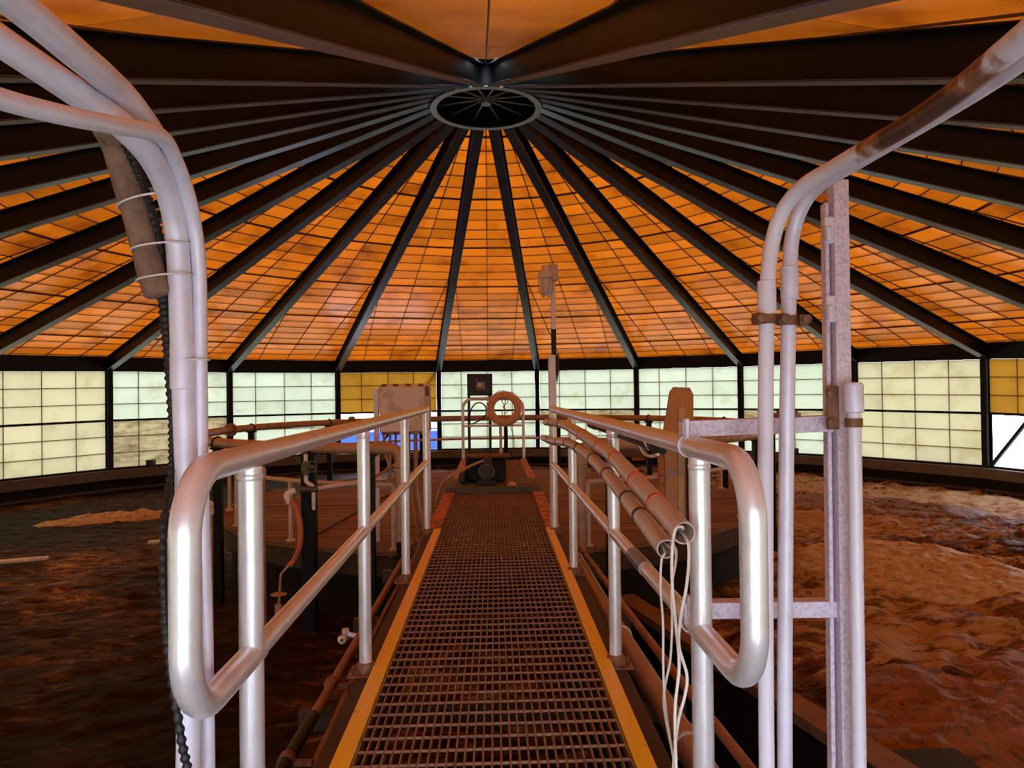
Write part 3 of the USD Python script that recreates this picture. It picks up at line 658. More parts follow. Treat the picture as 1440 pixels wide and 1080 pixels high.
sf = thing('strut_frame', 'galvanised strut post with two arms bolted to the right handrail', 'frame', (0.97, 2.0, 0))
def channel(p, q, w, up):
    """Open strut channel: a back, two sides and two lips."""
    p, q = np.array(p, float), np.array(q, float); d = (q - p) / np.linalg.norm(q - p); u = np.array(up, float); x = np.cross(d, u)
    ms = [bar(p, q, w, 0.004, up=u, b=0.001)]
    for s in (-1, 1):
        o = x * s * (w / 2 - 0.002) - u * (w / 2 - 0.001)
        ms.append(bar(p + o, q + o, 0.004, w, up=u, b=0.001))
        o2 = x * s * (w / 2 - 0.007) - u * (w - 0.003)
        ms.append(bar(p + o2, q + o2, 0.012, 0.004, up=u, b=0.001))
    return cat(*ms)
sp_ = part(sf, 'strut_post', channel((0.972, 1.978, -2.47), (0.985, 1.978, 1.80), 0.042, (0, -1, 0)), 'galvanised', False)
part(sp_, 'side_rail', bar((0.944, 2.01, 0.1), (0.953, 2.01, 1.74), 0.012, 0.03, up=(0, -1, 0)), 'galvanised', False)
for z in (1.66, 1.44): part(sp_, 'bracket', cat(rbox((0.953, 1.985, z), (0.028, 0.012, 0.075), 0.003), rbox((0.944, 1.972, z - 0.012), (0.014, 0.014, 0.04), 0.003)), 'conduit_grey')
part(sf, 'arm', channel((0.536, 2.0, 1.110), (0.975, 2.0, 1.120), 0.045, (0, -1, 0)), 'galvanised', False)
part(sf, 'arm', channel((0.532, 2.0, 0.605), (0.965, 2.0, 0.600), 0.045, (0, -1, 0)), 'galvanised', False)
for z, zz in ((1.075, 1.062), (0.585, 0.570)):
    part(sf, 'pipe_clamp', cat(lathe([(0.030, -0.013), (0.0345, -0.013), (0.0345, 0.013), (0.030, 0.013), (0.030, -0.013)], (0.560, 2.03, zz), (0, 1, 0), 22), rbox((0.545, 1.998, z + 0.02), (0.012, 0.03, 0.09), 0.002)), 'conduit_grey')
part(sf, 'corner_plate', cat(rbox((0.945, 1.968, 1.165), (0.035, 0.008, 0.12), 0.002), *[lathe([(0.0, 0), (0.012, 0), (0.012, 0.010), (0.0, 0.013)], (0.935, 1.962, z), (0, -1, 0), 6) for z in (1.125, 1.205)]), 'bracket_rust')
for x in (0.80, 0.85): part(sf, 'nut', lathe([(0.0, 0), (0.013, 0), (0.013, 0.012), (0.005, 0.012), (0.005, 0.02), (0.0, 0.02)], (x, 1.985, 1.139), n=6), 'bracket_rust')
st_ = thing('stub_pipe', 'capped grey pipe strapped to the front of the strut post', 'pipe', (0.985, 1.93, 0.3))
part(st_, 'pipe', cyl((0.974, 1.928, -2.47), (0.984, 1.928, 1.20), 0.0185, 18), 'conduit_stained')
part(st_, 'cap', lathe([(0.0, 0.05), (0.022, 0.048), (0.026, 0.04), (0.026, -0.03), (0.0185, -0.034)], (0.984, 1.928, 1.185), n=20), 'conduit_grey')
part(st_, 'strap', lathe([(0.0188, -0.012), (0.023, -0.012), (0.023, 0.012), (0.0188, 0.012), (0.0188, -0.012)], (0.983, 1.928, 1.125), n=20), 'bracket_rust')

# ------------------------------------------------------------------ conduit bundle at the left foreground
lb = thing('bent_conduit', 'thick grey conduit rising behind the left handrail loop, bending off to the left', 'conduit', (-0.66, 1.6, 0.4), 'bent conduits')
part(lb, 'pipe', tube(smoothpath([(-0.652, 1.55, -1.6), (-0.650, 1.55, -0.6), (-0.648, 1.555, 0.3), (-0.655, 1.6, 0.85), (-0.663, 1.6, 1.076), (-0.669, 1.6, 1.278), (-0.669, 1.58, 1.538), (-0.661, 1.52, 1.637), (-0.652, 1.42, 1.686), (-0.664, 1.33, 1.715), (-0.692, 1.27, 1.736), (-0.724, 1.2, 1.757), (-0.746, 1.13, 1.77), (-0.777, 1.03, 1.789), (-0.84, 0.8, 1.80), (-0.95, 0.3, 1.70), (-1.0, -0.4, 1.44)], 9), 0.0245, 22), 'conduit_grey', True)
part(lb, 'coupling', lathe([(0.0245, -0.05), (0.0265, -0.048), (0.0265, 0.048), (0.0245, 0.05)], (-0.6690, 1.6, 1.285), n=22), 'conduit_grey')
single('bent_conduit', tube(smoothpath([(-0.692, 1.67, -1.6), (-0.690, 1.665, -0.4), (-0.688, 1.66, 1.2), (-0.688, 1.66, 1.441), (-0.697, 1.64, 1.63), (-0.680, 1.52, 1.735), (-0.664, 1.38, 1.765), (-0.658, 1.27, 1.772), (-0.652, 1.17, 1.768), (-0.652, 1.09, 1.77), (-0.656, 1.02, 1.773), (-0.656, 0.9, 1.77), (-0.65, 0.6, 1.74), (-0.65, 0.1, 1.64), (-0.65, -0.4, 1.46)], 9), 0.0245, 22), 'conduit_grey', 'uppermost grey conduit crossing the upper left corner of the picture', 'conduit', True, 'bent conduits')
single('bent_conduit', tube(smoothpath([(-0.632, 1.62, -1.6), (-0.630, 1.615, -0.6), (-0.628, 1.615, 0.5), (-0.636, 1.615, 1.02), (-0.639, 1.62, 1.25), (-0.632, 1.60, 1.495), (-0.628, 1.55, 1.62), (-0.618, 1.45, 1.69), (-0.610, 1.36, 1.707), (-0.615, 1.22, 1.672), (-0.630, 1.1, 1.643), (-0.652, 1.0, 1.625), (-0.662, 0.9, 1.612), (-0.68, 0.6, 1.58), (-0.70, 0.1, 1.55), (-0.72, -0.5, 1.53)], 9), 0.0150, 18), 'conduit_grey', 'thinnest of the three left grey conduits, crossing in front of the thick ones', 'conduit', True, 'bent conduits')
P = smoothpath([(-0.80, 1.42, 1.83), (-0.777, 1.5, 1.771), (-0.772, 1.54, 1.718), (-0.754, 1.56, 1.626), (-0.733, 1.57, 1.529), (-0.715, 1.57, 1.46), (-0.707, 1.57, 1.435)], 9)
single('foam_lagging', tube(P, np.r_[np.full(len(P) - 3, 0.027) + 0.004 * (meshkit.noise(P[:-3] * 30, 3) - 0.5), 0.026, 0.024, 0.02], 18), 'foam_sleeve', 'dirty brown foam lagging hanging beside the thick bent conduit', 'lagging', True)
P = smoothpath([(-0.752, 1.47, 1.79), (-0.742, 1.53, 1.73), (-0.732, 1.57, 1.644), (-0.712, 1.59, 1.546), (-0.710, 1.60, 1.449), (-0.703, 1.60, 1.356), (-0.698, 1.60, 1.262), (-0.694, 1.60, 1.15), (-0.690, 1.585, 1.06), (-0.668, 1.50, 0.95), (-0.646, 1.45, 0.82), (-0.636, 1.45, 0.69), (-0.615, 1.45, 0.546), (-0.600, 1.46, 0.42), (-0.612, 1.48, 0.2), (-0.66, 1.46, -0.1), (-0.70, 1.44, -0.4)], 26)
single('corrugated_hose', tube(P, np.interp(P[:, 2], [0.95, 1.05, 1.15, 1.45], [0.0065, 0.005, 0.005, 0.0115]) + 0.003 * (np.arange(len(P)) % 4 < 2), 12), 'black_rubber', 'black corrugated hose between the foam lagging and the thick conduit', 'hose', True)
for c, rr2, tl, lab in (((-0.712, 1.56, 1.635), 0.070, 0.5, 'pale cable tie round the lagging just below the bend'), ((-0.701, 1.575, 1.54), 0.062, 0.25, 'pale cable tie round the hose above the middle of the lagging'), ((-0.697, 1.58, 1.475), 0.058, 0.25, 'pale cable tie round the lower end of the lagging'), ((-0.658, 1.61, 1.30), 0.042, 0.0, 'pale cable tie round the two left conduits above the handrail')):
    a = np.linspace(0, 2 * np.pi, 28, endpoint=False)
    single('cable_tie', tube(np.stack([c[0] + rr2 * np.cos(a), c[1] + rr2 * 0.75 * np.sin(a), c[2] + tl * 0.03 * np.cos(a)], 1), 0.0025, 6, closed=True), 'tie_white', lab, 'cable tie', True, 'cable ties on the left conduits')
single('wire_nut', lathe([(0.0, 0.016), (0.008, 0.014), (0.010, 0.0), (0.006, -0.012), (0.0, -0.014)], (-0.630, 1.56, 1.60), n=12), 'tie_white', 'small pale knob on the right side of the left conduits', 'knob', True)

# ------------------------------------------------------------------ round platform in the middle
RD = 3.73; ZD = -0.33
pf = thing('round_platform', 'round timber deck on a concrete drum in the middle of the tank', 'platform', (0, CY, ZD))
disc = Point(0, CY).buffer(RD, 64)
y = CY - RD
k = 0
while y < CY + RD - 0.02:
    w = 0.145
    c = disc.intersection(sbox(-5, y, 5, y + w - 0.007))
    if not c.is_empty and c.area > 0.01:
        dz = float(rng.uniform(-0.006, 0.004))
        part(pf, 'plank', extrude(c, ZD - 0.045 + dz, ZD + dz), ('plank_a', 'plank_b', 'plank_c')[int(rng.integers(3))], False)
    y += w; k += 1
part(pf, 'drum', lathe([(0.0, -0.05), (RD - 0.06, -0.05), (RD - 0.06, -0.32), (RD - 0.16, -0.34), (RD - 0.16, -1.6)], (0, CY, ZD), n=72), 'tank_concrete')
part(pf, 'rim', lathe([(RD - 0.058, -0.05), (RD + 0.015, -0.05), (RD + 0.015, -0.24), (RD - 0.058, -0.24), (RD - 0.058, -0.05)], (0, CY, ZD), n=72), 'stringer_brown')
cable('black cord lying slantwise across the planks of the deck', [(-1.95, 7.75, ZD + 0.012), (-1.86, 8.5, ZD + 0.012), (-1.76, 9.5, ZD + 0.012), (-1.68, 10.4, ZD + 0.012), (-1.55, 11.0, ZD + 0.012)], 0.012, 'black_rubber', 8, 'cord')

# header pipe round the platform
hd = thing('header_pipe', 'thick brown header pipe circling the platform on black posts', 'pipe', (0, CY, 0.7))
RH, ZH = 3.96, 0.70
def pa(d, r, z): return pol(math.radians(180 - d), r, z)      # d degrees round from the near side, positive to the right
ang = np.linspace(13.8, 346.2, 150)
P = [pa(a, RH, ZH) for a in ang]
sR, sL = P[0], P[-1]
def drop(s, dirx, z1):
    e = s + np.array([dirx * 0.10, 0.0, 0.0])
    return bend([s + np.array([-dirx * 0.25, 0.06, 0]), e, e + np.array([0, 0, z1 - ZH])], 0.11, 8)[1:]
# on the right the header starts at +13.8 degrees, on the left it ends at -13.8
right = drop(sR, -1.0, 0.0)[::-1]; left = drop(sL, 1.0, -0.17)
part(hd, 'ring', tube(np.vstack([right, P[1:-1], left]), 0.055, 18), 'pipe_brown', True)
for e in (right[0], left[-1]):
    part(hd, 'flange', lathe([(0.055, -0.012), (0.082, -0.012), (0.082, 0.012), (0.055, 0.012)], (e[0], e[1], 0.545), n=20), 'pipe_brown')
    part(hd, 'flange', lathe([(0.055, -0.012), (0.078, -0.012), (0.078, 0.012), (0.055, 0.012)], (e[0], e[1], 0.505), n=20), 'pipe_brown')
part(hd, 'foot', cat(cyl((right[0][0], right[0][1], -0.33), (right[0][0], right[0][1], 0.02), 0.05, 16)), 'pipe_brown')
part(hd, 'foot', lathe([(0.0, 0), (0.09, 0), (0.09, 0.03), (0.05, 0.05), (0.05, 0.19)], (left[-1][0], left[-1][1], -0.33), n=18), 'black_steel')
for d, big in ((-16.8, 1), (-26.0, 2), (16.8, 1), (31, 1), (-50, 1), (50, 1), (-78, 1), (78, 1), (-105, 1), (105, 1), (-132, 0), (132, 0), (-160, 0), (160, 0)):
    r = RH + (0.0 if big < 2 else 0.06)
    c = pa(d, r, 0); w = 0.09 if big < 2 else 0.13
    p = part(hd, 'support_post', cat(rbox((c[0], c[1], (ZH - 0.06 - 1.5) / 2), (w, w, ZH - 0.06 + 1.5), 0.004, rz=0)), 'black_steel', False)
    part(p, 'saddle', cat(rbox((c[0], c[1], ZH - 0.063), (w + 0.05, w + 0.03, 0.02), 0.003), tube(smoothpath([pa(d, RH - 0.062, ZH - 0.055), pa(d, RH - 0.06, ZH + 0.02), pa(d, RH, ZH + 0.064), pa(d, RH + 0.06, ZH + 0.02), pa(d, RH + 0.062, ZH - 0.055)], 5), 0.009, 8)), 'black_steel')
for d in (-139, 120, -96): 
    c = pa(d, RH, ZH); tdir = pa(d + 0.5, RH, ZH) - pa(d - 0.5, RH, ZH)
    part(hd, 'pipe_flange', lathe([(0.055, -0.03), (0.098, -0.03), (0.098, -0.004), (0.092, 0.0), (0.098, 0.004), (0.098, 0.03), (0.055, 0.03)], c, tdir, 20), 'pipe_rusty')

# lower guard rail round the deck
gr = thing('guard_rail', 'thin pipe guard rail circling the deck below the header pipe', 'railing', (0, CY, 0.3))
RG, ZG = 3.62, 0.31
ang = np.linspace(15.5, 344.5, 120)
part(gr, 'rail', tube([pa(a, RG, ZG) for a in ang], 0.024, 12), 'pvc_tan', True)
for d in list(np.linspace(15.5, 344.5, 17)):
    c = pa(d, RG, 0)
    p = part(gr, 'post', cyl((c[0], c[1], ZD), (c[0], c[1], ZG), 0.024, 12), 'pvc_tan')
    part(p, 'foot', lathe([(0.0, 0.0), (0.05, 0.0), (0.048, 0.015), (0.026, 0.03)], (c[0], c[1], ZD - 0.002), n=14), 'pvc_tan')

# side branch: valve, hose and standpipes at the left of the deck
vb = thing('valve_branch', 'small pipe with a green gate valve hanging from the header near the left post', 'valve', (-1.72, 6.85, 0.5))
part(vb, 'pipe', tube(bend([(-1.735, 6.86, 0.66), (-1.735, 6.86, 0.40), (-1.66, 6.84, 0.36), (-1.66, 6.84, 0.22)], 0.03, 5), 0.020, 12), 'conduit_grey')
part(vb, 'valve_body', cat(lathe([(0.0, -0.07), (0.03, -0.065), (0.038, -0.03), (0.045, 0.0), (0.038, 0.03), (0.03, 0.065), (0.0, 0.07)], (-1.735, 6.86, 0.53), n=16), cyl((-1.735, 6.86, 0.53), (-1.66, 6.78, 0.55), 0.02, 12)), 'valve_green')
part(vb, 'hand_wheel', tube([(-1.66 + 0.05 * math.cos(a) * 0.7, 6.78 + 0.05 * math.cos(a) * 0.7, 0.55 + 0.05 * math.sin(a)) for a in np.linspace(0, 6.283, 18, endpoint=False)], 0.008, 8, closed=True), 'valve_green')
part(vb, 'spout', lathe([(0.0, 0.0), (0.016, 0.0), (0.018, -0.14), (0.013, -0.16), (0.0, -0.16)], (-1.66, 6.84, 0.30), n=12), 'tie_white', label='pale plastic spout')
part(vb, 'tee', cat(cyl((-1.82, 6.83, 0.335), (-1.62, 6.83, 0.335), 0.03, 12), cyl((-1.80, 6.83, 0.29), (-1.80, 6.83, 0.39), 0.032, 12)), 'machine_grey')
single('feed_pipe', tube([(-1.62, 6.84, 0.34), (-1.0, 7.0, 0.41)], 0.022, 12), 'pvc_tan', 'short pale pipe running from the green valve towards the elbow', 'pipe', True)
oh = thing('drain_hose', 'orange hose curving down beside the left black post', 'hose', (-1.85, 6.7, 0))
part(oh, 'hose', tube(smoothpath([(-1.86, 6.76, 0.24), (-1.80, 6.74, 0.17), (-1.76, 6.74, 0.0), (-1.77, 6.74, -0.18), (-1.82, 6.74, -0.30), (-1.86, 6.72, -0.35)], 8), 0.026, 14), 'hose_orange', True)
part(oh, 'elbow', tube(bend([(-1.82, 6.8, 0.33), (-1.90, 6.76, 0.30), (-1.86, 6.76, 0.22)], 0.03, 5), 0.030, 12), 'tie_white', label='pale elbow')
ds = thing('sampling_rig', 'small jointed brass rod hanging at the waterline below the orange hose', 'fitting', (-1.95, 6.7, -0.6))
part(ds, 'rod', tube([(-1.86, 6.72, -0.34), (-1.93, 6.70, -0.42), (-1.95, 6.69, -0.72)], 0.012, 10), 'pipe_brown')
part(ds, 'collar', lathe([(0.0, -0.02), (0.05, -0.01), (0.075, 0.0), (0.05, 0.012), (0.0, 0.02)], (-1.95, 6.69, -0.60), n=16), 'pipe_brown')
part(ds, 'float', lathe([(0.0, -0.10), (0.028, -0.095), (0.032, 0.0), (0.03, 0.03), (0.0, 0.035)], (-1.955, 6.69, -0.72), n=16), 'pipe_brown')
part(ds, 'drag_arm', tube(smoothpath([(-1.96, 6.69, -0.82), (-2.05, 6.65, -0.93), (-2.2, 6.6, -0.99)], 6), 0.012, 8), 'pipe_brown')
for x, yy, z0, z1, lab in ((-2.19, 7.0, -1.3, 0.50, 'brown standpipe behind the nearest left handrail post'), (-2.31, 6.0, -1.3, 0.33, 'short standpipe with a capped top seen inside the left handrail loop')):
    t = thing('standpipe', lab, 'pipe', (x, yy, z0))
    part(t, 'pipe', cyl((x, yy, z0), (x, yy, z1), 0.033, 14), 'pipe_brown')
    part(t, 'cap', lathe([(0.033, -0.08), (0.042, -0.08), (0.042, -0.03), (0.036, -0.02), (0.042, 0.0), (0.03, 0.03), (0.0, 0.035)], (x, yy, z1), n=16), 'pvc_tan')

# grey cabinet left of the walkway end
cb = thing('control_cabinet', 'weathered grey control cabinet on legs at the left end of the walkway', 'cabinet', (-0.9, 7.65, ZD))
part(cb, 'body', rbox((-0.895, 7.70, 1.055), (0.53, 0.22, 0.53), 0.035), 'cabinet_grey')
dr = part(cb, 'door', rbox((-0.905, 7.575, 1.055), (0.46, 0.03, 0.475), 0.02), 'cabinet_grey')
for z in (0.87, 1.24): part(dr, 'hinge', cyl((-0.652, 7.57, z - 0.05), (-0.652, 7.57, z + 0.05), 0.018, 10), 'bracket_rust')
for x in (-1.10, -0.98, -0.85, -0.72): part(cb, 'latch', cat(rbox((x, 7.58, 1.305), (0.055, 0.03, 0.03), 0.004), rbox((x, 7.58, 0.805), (0.055, 0.03, 0.03), 0.004)), 'bracket_rust')
for x in (-1.195, -0.655): part(cb, 'leg', channel((x, 7.63, ZD), (x, 7.63, 1.27), 0.05, (0, -1, 0)), 'conduit_grey', False)
for i, x in enumerate((-1.06, -1.0, -0.86, -0.79)):
    part(cb, 'feed_conduit', tube(smoothpath([(x, 7.70, 0.82), (x, 7.70, 0.3), (x + 0.05, 7.68, -0.05), (x + 0.10, 7.62, -0.27)], 6), 0.014 if i < 3 else 0.022, 10), 'pipe_brown', True)
part(cb, 'bent_lead', tube(smoothpath([(-1.13, 7.70, 0.82), (-1.10, 7.6, 0.6), (-1.06, 7.55, 0.46), (-1.13, 7.5, 0.40), (-1.2, 7.5, 0.36)], 6), 0.012, 10), 'pipe_brown', True)

# ------------------------------------------------------------------ drive unit at the middle of the bridge
du = thing('drive_unit', 'black gear motor bolted on a grey plate across the walkway', 'motor', (0, 9.2, 0))
part(du, 'base_plate', cat(rbox((0.03, 9.30, 0.045), (1.16, 0.98, 0.03), 0.006), rbox((0.03, 8.80, 0.03), (1.16, 0.03, 0.08), 0.006)), 'plate_grey')
part(du, 'gearbox', rbox((-0.06, 9.55, 0.215), (0.52, 0.42, 0.31), 0.03), 'black_steel')
part(du, 'lid', cat(rbox((-0.04, 9.55, 0.382), (0.58, 0.48, 0.03), 0.008), *[lathe([(0, 0), (0.014, 0), (0.014, 0.012), (0, 0.014)], (-0.04 + dx, 9.55 + dy, 0.396), n=6) for dx in (-.25, 0, .25) for dy in (-.2, .2)]), 'lid_brown')
mt = part(du, 'motor', cat(lathe([(0.0, 0.0), (0.085, 0.0), (0.095, 0.01), (0.095, 0.36), (0.0, 0.36)], (-0.053, 9.00, 0.225), (0, 1, 0), 28), *[bar((-0.053 + 0.10 * math.cos(a), 9.08, 0.225 + 0.10 * math.sin(a)), (-0.053 + 0.10 * math.cos(a), 9.34, 0.225 + 0.10 * math.sin(a)), 0.006, 0.02, up=(math.cos(a), 0, math.sin(a))) for a in np.arange(0, 6.28, 0.3)]), 'machine_green')
part(mt, 'fan_cover', cat(lathe([(0.098, 0.05), (0.105, 0.05), (0.105, -0.01), (0.092, -0.03), (0.088, -0.03), (0.088, -0.02), (0.098, -0.005), (0.098, 0.05)], (-0.053, 9.0, 0.225), (0, 1, 0), 28), *[lathe([(r, -0.026), (r + 0.006, -0.026), (r + 0.006, -0.020), (r, -0.020), (r, -0.026)], (-0.053, 9.0, 0.225), (0, 1, 0), 24) for r in (0.025, 0.045, 0.066)], *[bar((-0.053, 8.977, 0.225), (-0.053 + 0.088 * math.cos(a), 8.977, 0.225 + 0.088 * math.sin(a)), 0.006, 0.005, up=(0, 1, 0)) for a in np.arange(0, 6.28, math.pi / 3)]), 'machine_grey', label='grey fan cover')
part(mt, 'foot', cat(rbox((-0.053, 9.18, 0.09), (0.24, 0.20, 0.06), 0.01)), 'machine_green')
part(mt, 'terminal_box', rbox((-0.04, 9.17, 0.345), (0.12, 0.13, 0.07), 0.01), 'machine_green')
part(du, 'power_lead', tube(smoothpath([(-0.09, 9.12, 0.36), (-0.2, 9.0, 0.33), (-0.36, 8.92, 0.26), (-0.52, 8.9, 0.18), (-0.62, 8.9, 0.06), (-0.66, 8.9, -0.12), (-0.67, 8.9, -0.30)], 7), 0.016, 10), 'pipe_brown', True)
part(du, 'coupling_guard', rbox((-0.36, 9.35, 0.13), (0.10, 0.3, 0.14), 0.03), 'machine_green')
part(du, 'anchor_bolts', cat(*[lathe([(0, 0), (0.014, 0), (0.014, 0.014), (0.007, 0.014), (0.007, 0.04), (0, 0.04)], (x, 8.92, 0.06), n=6) for x in (-0.42, 0.18, 0.5)]), 'bracket_rust')
single('rag', (lambda P: trimesh.convex.convex_hull(P))(np.array([(0.20, 9.0, 0.061), (0.31, 8.98, 0.061), (0.33, 9.12, 0.061), (0.24, 9.15, 0.061), (0.24, 9.05, 0.10), (0.28, 9.07, 0.095)])), 'pvc_tan', 'crumpled pale rag on the plate right of the motor', 'rag', 40)
wr = thing('spanner', 'rusty spanner lying on the plate at the right of the motor', 'spanner', (0.42, 9.05, 0.065))
part(wr, 'handle', bar((0.36, 9.02, 0.069), (0.56, 9.10, 0.069), 0.022, 0.010), 'bracket_rust')
part(wr, 'jaw', cat(bar((0.36, 9.02, 0.069), (0.325, 9.045, 0.069), 0.016, 0.012), bar((0.355, 9.02, 0.069), (0.34, 8.975, 0.069), 0.016, 0.012)), 'bracket_rust')

# ------------------------------------------------------------------ far end of the bridge
er = thing('end_railing', 'bent pipe railing closing the far end of the walkway', 'railing', (0.055, 13, 0))
part(er, 'hoop', tube(bend([(-0.487, 13.0, -0.02), (-0.487, 13.0, 1.10), (0.598, 13.0, 1.10), (0.598, 13.0, -0.02)], 0.17, 9), 0.026, 16), 'rail_aluminium', True)
part(er, 'mid_rail', cyl((-0.487, 13.0, 0.62), (0.598, 13.0, 0.62), 0.019, 12), 'rail_aluminium')
for x in (-0.487, 0.598): part(er, 'base_plate', lathe([(0.0, 0.0), (0.06, 0.0), (0.058, 0.012), (0.03, 0.02)], (x, 13.0, 0.0), n=16), 'bracket_rust')
lr = thing('life_ring', 'faded orange life ring hung on the end railing', 'life ring', (0.256, 12.93, 0.93))
a = np.linspace(0, 2 * np.pi, 48, endpoint=False)
part(lr, 'ring', tube(np.stack([0.256 + 0.243 * np.cos(a), np.full(48, 12.90), 0.925 + 0.243 * np.sin(a)], 1), 0.068, 18, closed=True), 'life_orange', True)
for d in (35, 125, 215, 305):
    c, s = math.cos(math.radians(d)), math.sin(math.radians(d))
    part(lr, 'band', tube([(0.256 + 0.243 * c - s * w_, 12.90, 0.925 + 0.243 * s + c * w_) for w_ in (-0.022, -0.02, 0.02, 0.022)], [0.066, 0.0705, 0.0705, 0.066], 18), 'life_orange')
part(lr, 'grab_line', tube(smoothpath([(0.256 + 0.325 * math.cos(t), 12.87, 0.925 + (0.325 if k % 2 else 0.305) * math.sin(t)) for k, t in enumerate(np.linspace(0.6, 6.9, 17))], 4), 0.006, 6), 'rope_pale')
for k, (dx, z0, z1) in enumerate(((-0.05, 1.10, 0.80), (0.0, 1.12, 0.74), (0.045, 1.10, 0.82))):
    cable(('pale rope hanging in loops behind the left of the life ring hole', 'pale rope hanging straight behind the middle of the life ring hole', 'pale rope hanging in loops behind the right of the life ring hole')[k], [(0.25 + dx, 12.985, z0), (0.25 + dx + 0.03, 12.97, z0 - 0.07), (0.25 - dx * 0.4, 12.975, (z0 + z1) / 2), (0.25 + dx + 0.02, 12.97, z1 + 0.06), (0.25 + dx * 0.5, 12.975, z1), (0.25 + dx * 0.8, 12.985, 0.64)], 0.007, 'rope_pale', 6, 'rope')
pb = thing('display_panel', 'black display cabinet with a small grey screen above the end railing', 'control panel', (-0.18, 13.3, 0))
part(pb, 'housing', cat(rbox((-0.18, 13.36, 1.36), (0.46, 0.16, 0.40), 0.012), *[rbox((x, 13.27, 1.36), (0.05, 0.04, 0.40), 0.006) for x in (-0.385, 0.025)], *[rbox((-0.18, 13.27, z), (0.46, 0.04, 0.05), 0.006) for z in (1.185, 1.535)]), 'panel_black')
sc = part(pb, 'meter', rbox((-0.165, 13.265, 1.335), (0.155, 0.03, 0.15), 0.006), 'screen_grey')
part(sc, 'dial', lathe([(0.0, -0.004), (0.032, -0.004), (0.034, 0.0), (0.0, 0.004)], (-0.185, 13.247, 1.355), (0, -1, 0), 20), 'tie_white')
part(sc, 'label_plate', rbox((-0.165, 13.248, 1.285), (0.11, 0.004, 0.022), 0.001), 'panel_black')
part(pb, 'keyhole', rbox((-0.24, 13.27, 1.45), (0.012, 0.012, 0.04), 0.003), 'tie_white')
for x, z1 in ((-0.385, 1.2), (0.0, 1.2)): part(pb, 'leg', rbox((x, 13.34, (z1 - 0.33) / 2), (0.05, 0.05, z1 + 0.33), 0.004), 'panel_black')
cable('black cable coiled in a loop between the display panel and the end railing', [(-0.37, 13.25, 0.60), (-0.36, 13.2, 0.85), (-0.28, 13.18, 1.0), (-0.17, 13.18, 1.03), (-0.08, 13.18, 0.96), (-0.07, 13.18, 0.83), (-0.14, 13.18, 0.74), (-0.25, 13.18, 0.68), (-0.34, 13.2, 0.64)], 0.012, 'black_rubber', 8)
single('square_post', rbox((0.285, 13.25, 0.15), (0.07, 0.06, 0.96), 0.006), 'black_steel', 'dark square post standing behind the life ring', 'post', False)
single('pipe', cyl((0.19, 13.2, ZD), (0.19, 13.2, 0.62), 0.026, 14), 'conduit_grey', 'pale pipe standing just left of the dark post under the life ring', 'pipe', 35)
cable('thin dark cable drooping under the right side of the life ring', [(0.36, 13.05, 0.62), (0.41, 13.06, 0.45), (0.43, 13.08, 0.25), (0.38, 13.1, 0.12), (0.30, 13.18, 0.08)], 0.006, 'black_rubber', 6)

# ------------------------------------------------------------------ weathered paddle board on the right of the deck
bd = thing('scraper_board', 'tall weathered rusty board leaning at the right front of the deck', 'board', (1.93, 7.45, ZD))
pts = [(-0.10, 0.0), (0.03, 0.0), (0.10, 0.30), (0.115, 0.55), (0.09, 0.72), (0.17, 0.95), (0.175, 1.50), (0.14, 1.57), (-0.02, 1.58), (-0.06, 1.53), (-0.16, 0.98), (-0.13, 0.9), (-0.13, 0.2)]
bm_ = trimesh.creation.extrude_polygon(Polygon(pts), 0.06, engine='earcut')
bm_ = bm_.subdivide_to_size(0.06)
v = np.array(bm_.vertices); v = np.stack([v[:, 0], v[:, 2] - 0.03, v[:, 1]], 1)
v[:, 1] += (meshkit.fbm(v * 9, 3, 5) - 0.5) * 0.03
part(bd, 'plank', trimesh.Trimesh(v + [1.93, 7.45, ZD], bm_.faces[:, ::-1], process=False), 'board_rust', 40)
part(bd, 'edge_strip', bar((1.95, 7.40, ZD + 0.05), (1.975, 7.40, ZD + 1.36), 0.065, 0.03, up=(0, -1, 0)), 'board_cream', False, 'cream edge strip')
part(bd, 'angle_iron', cat(bar((1.765, 7.42, ZD), (1.765, 7.42, ZD + 1.03), 0.05, 0.008, up=(0, -1, 0)), bar((1.74, 7.45, ZD), (1.74, 7.45, ZD + 1.03), 0.008, 0.06, up=(0, -1, 0))), 'orange_plate', False, 'rusty orange angle iron')
single('marker_bar', rbox((4.42, 21.18, -0.80), (0.52, 0.05, 0.09), 0.02, rz=0.0), 'hose_orange', 'short orange bar fixed on the far tank wall right of centre', 'marker', False)

# launder wall right of the walkway
lw = thing('launder_wall', 'dark launder channel with a brown capped wall slanting away right of the walkway', 'wall', (1.7, 5.5, -0.8))
A, B = np.array((1.28, 7.02, 0)), np.array((2.72, 1.3, 0))
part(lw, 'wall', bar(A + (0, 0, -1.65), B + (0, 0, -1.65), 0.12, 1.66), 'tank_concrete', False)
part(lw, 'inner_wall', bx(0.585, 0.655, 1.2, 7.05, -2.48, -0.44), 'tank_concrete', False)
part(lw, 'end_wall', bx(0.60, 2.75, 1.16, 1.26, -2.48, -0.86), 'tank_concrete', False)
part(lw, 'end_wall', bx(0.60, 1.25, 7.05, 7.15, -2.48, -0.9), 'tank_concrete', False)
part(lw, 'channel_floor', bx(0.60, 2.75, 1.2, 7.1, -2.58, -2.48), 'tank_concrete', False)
part(lw, 'cap', bar(A + (0, 0, -0.80), B + (0, 0, -0.80), 0.20, 0.07), 'beam_brown', False)
part(lw, 'end_plate', bx(1.95, 2.55, 3.55, 3.95, -0.86, -0.78), 'black_steel', False)

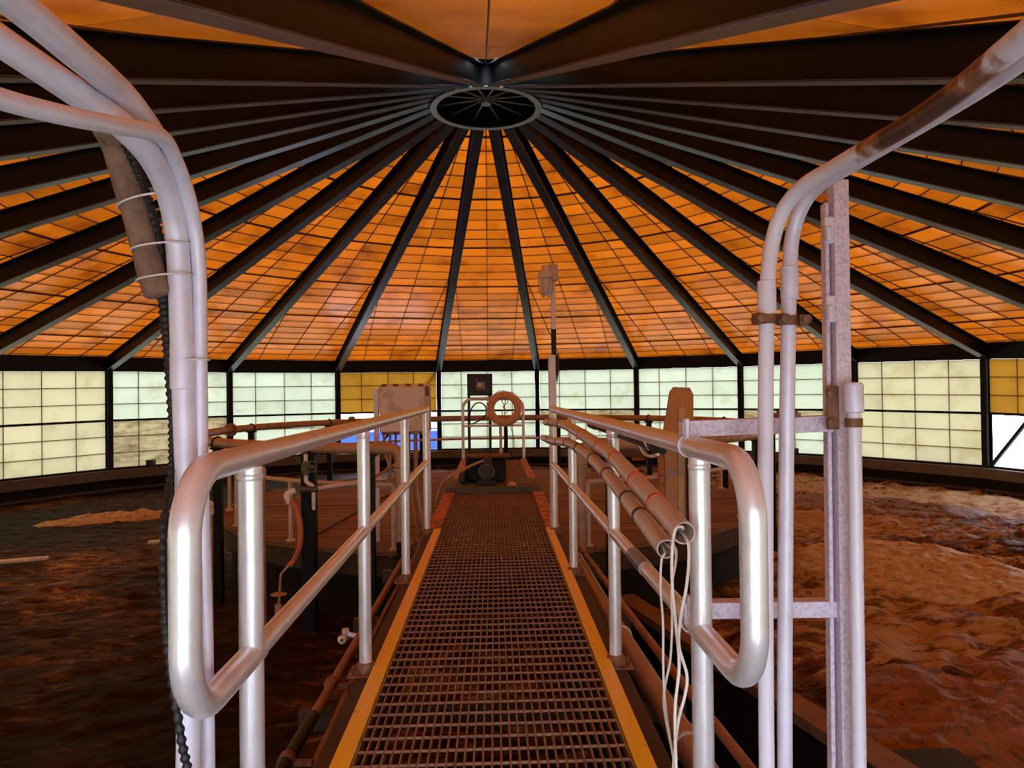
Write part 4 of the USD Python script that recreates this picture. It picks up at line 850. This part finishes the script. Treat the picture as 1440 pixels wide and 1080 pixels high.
for c, L_, rz, lab in (((-6.6, 10.1, ZL + 0.05), 0.95, 0.35, 'pale strip floating at the far left edge of the picture'), ((-5.0, 11.3, ZL + 0.05), 0.5, 0.4, 'short pale strip floating beside the left handrail loop')):
    single('floating_strip', rbox(c, (L_, 0.09, 0.05), 0.012, rz=rz), 'cable_white', lab, 'strip', False)
single('sill_box', rbox(pol(math.radians(-48.0), RV - 0.14, ZS + 0.085), (0.18, 0.16, 0.17), 0.01), 'panel_black', 'small black box on the sill behind the left conduit', 'box', False)
single('sill_box', rbox(pol(math.radians(44.5), RV - 0.14, ZS + 0.085), (0.20, 0.16, 0.17), 0.01), 'panel_black', 'small black box on the sill behind the right conduits', 'box', False)

# outside, seen through the two openings
sk = thing('skip', 'blue steel skip standing outside the left opening', 'skip', (-8, 30, -1.35))
part(sk, 'body', trimesh.convex.convex_hull(np.array([(x, y_, z) for z, e in ((-1.33, 0.0), (-0.32, 0.25)) for x in (-9.2 - e, -2.1 + e) for y_ in (29 - e, 31 + e)])), 'blue_paint', False)
part(sk, 'rim', cat(bx(-9.5, -1.8, 28.7, 28.8, -0.36, -0.28), bx(-9.5, -1.8, 31.2, 31.3, -0.36, -0.28)), 'blue_paint', False)
for x in np.linspace(-8.6, -2.8, 6): part(sk, 'rib', bar((x, 28.98, -1.3), (x, 28.76, -0.36), 0.12, 0.06), 'blue_paint', False)
ob = thing('white_shed', 'long white building far outside the left opening', 'building', (-12, 60, -1.35))
part(ob, 'walls', bx(-40, 14, 58, 66, -1.34, 3.0, 0.01), 'white_render', False)
part(ob, 'roof', trimesh.convex.convex_hull(np.array([(-41, 57.5, 3), (15, 57.5, 3), (-41, 66.5, 3), (15, 66.5, 3), (-41, 62, 4.6), (15, 62, 4.6)])), 'white_render', False)
ob2 = thing('pale_building', 'low pale building outside the right opening', 'building', (45, 35, -1.35))
part(ob2, 'walls', bx(38, 60, 20, 50, -1.34, 2.4, 0.01), 'white_render', False)
part(ob2, 'roof', bx(37.6, 60.4, 19.6, 50.4, 2.41, 2.6, 0.02), 'white_render', False)
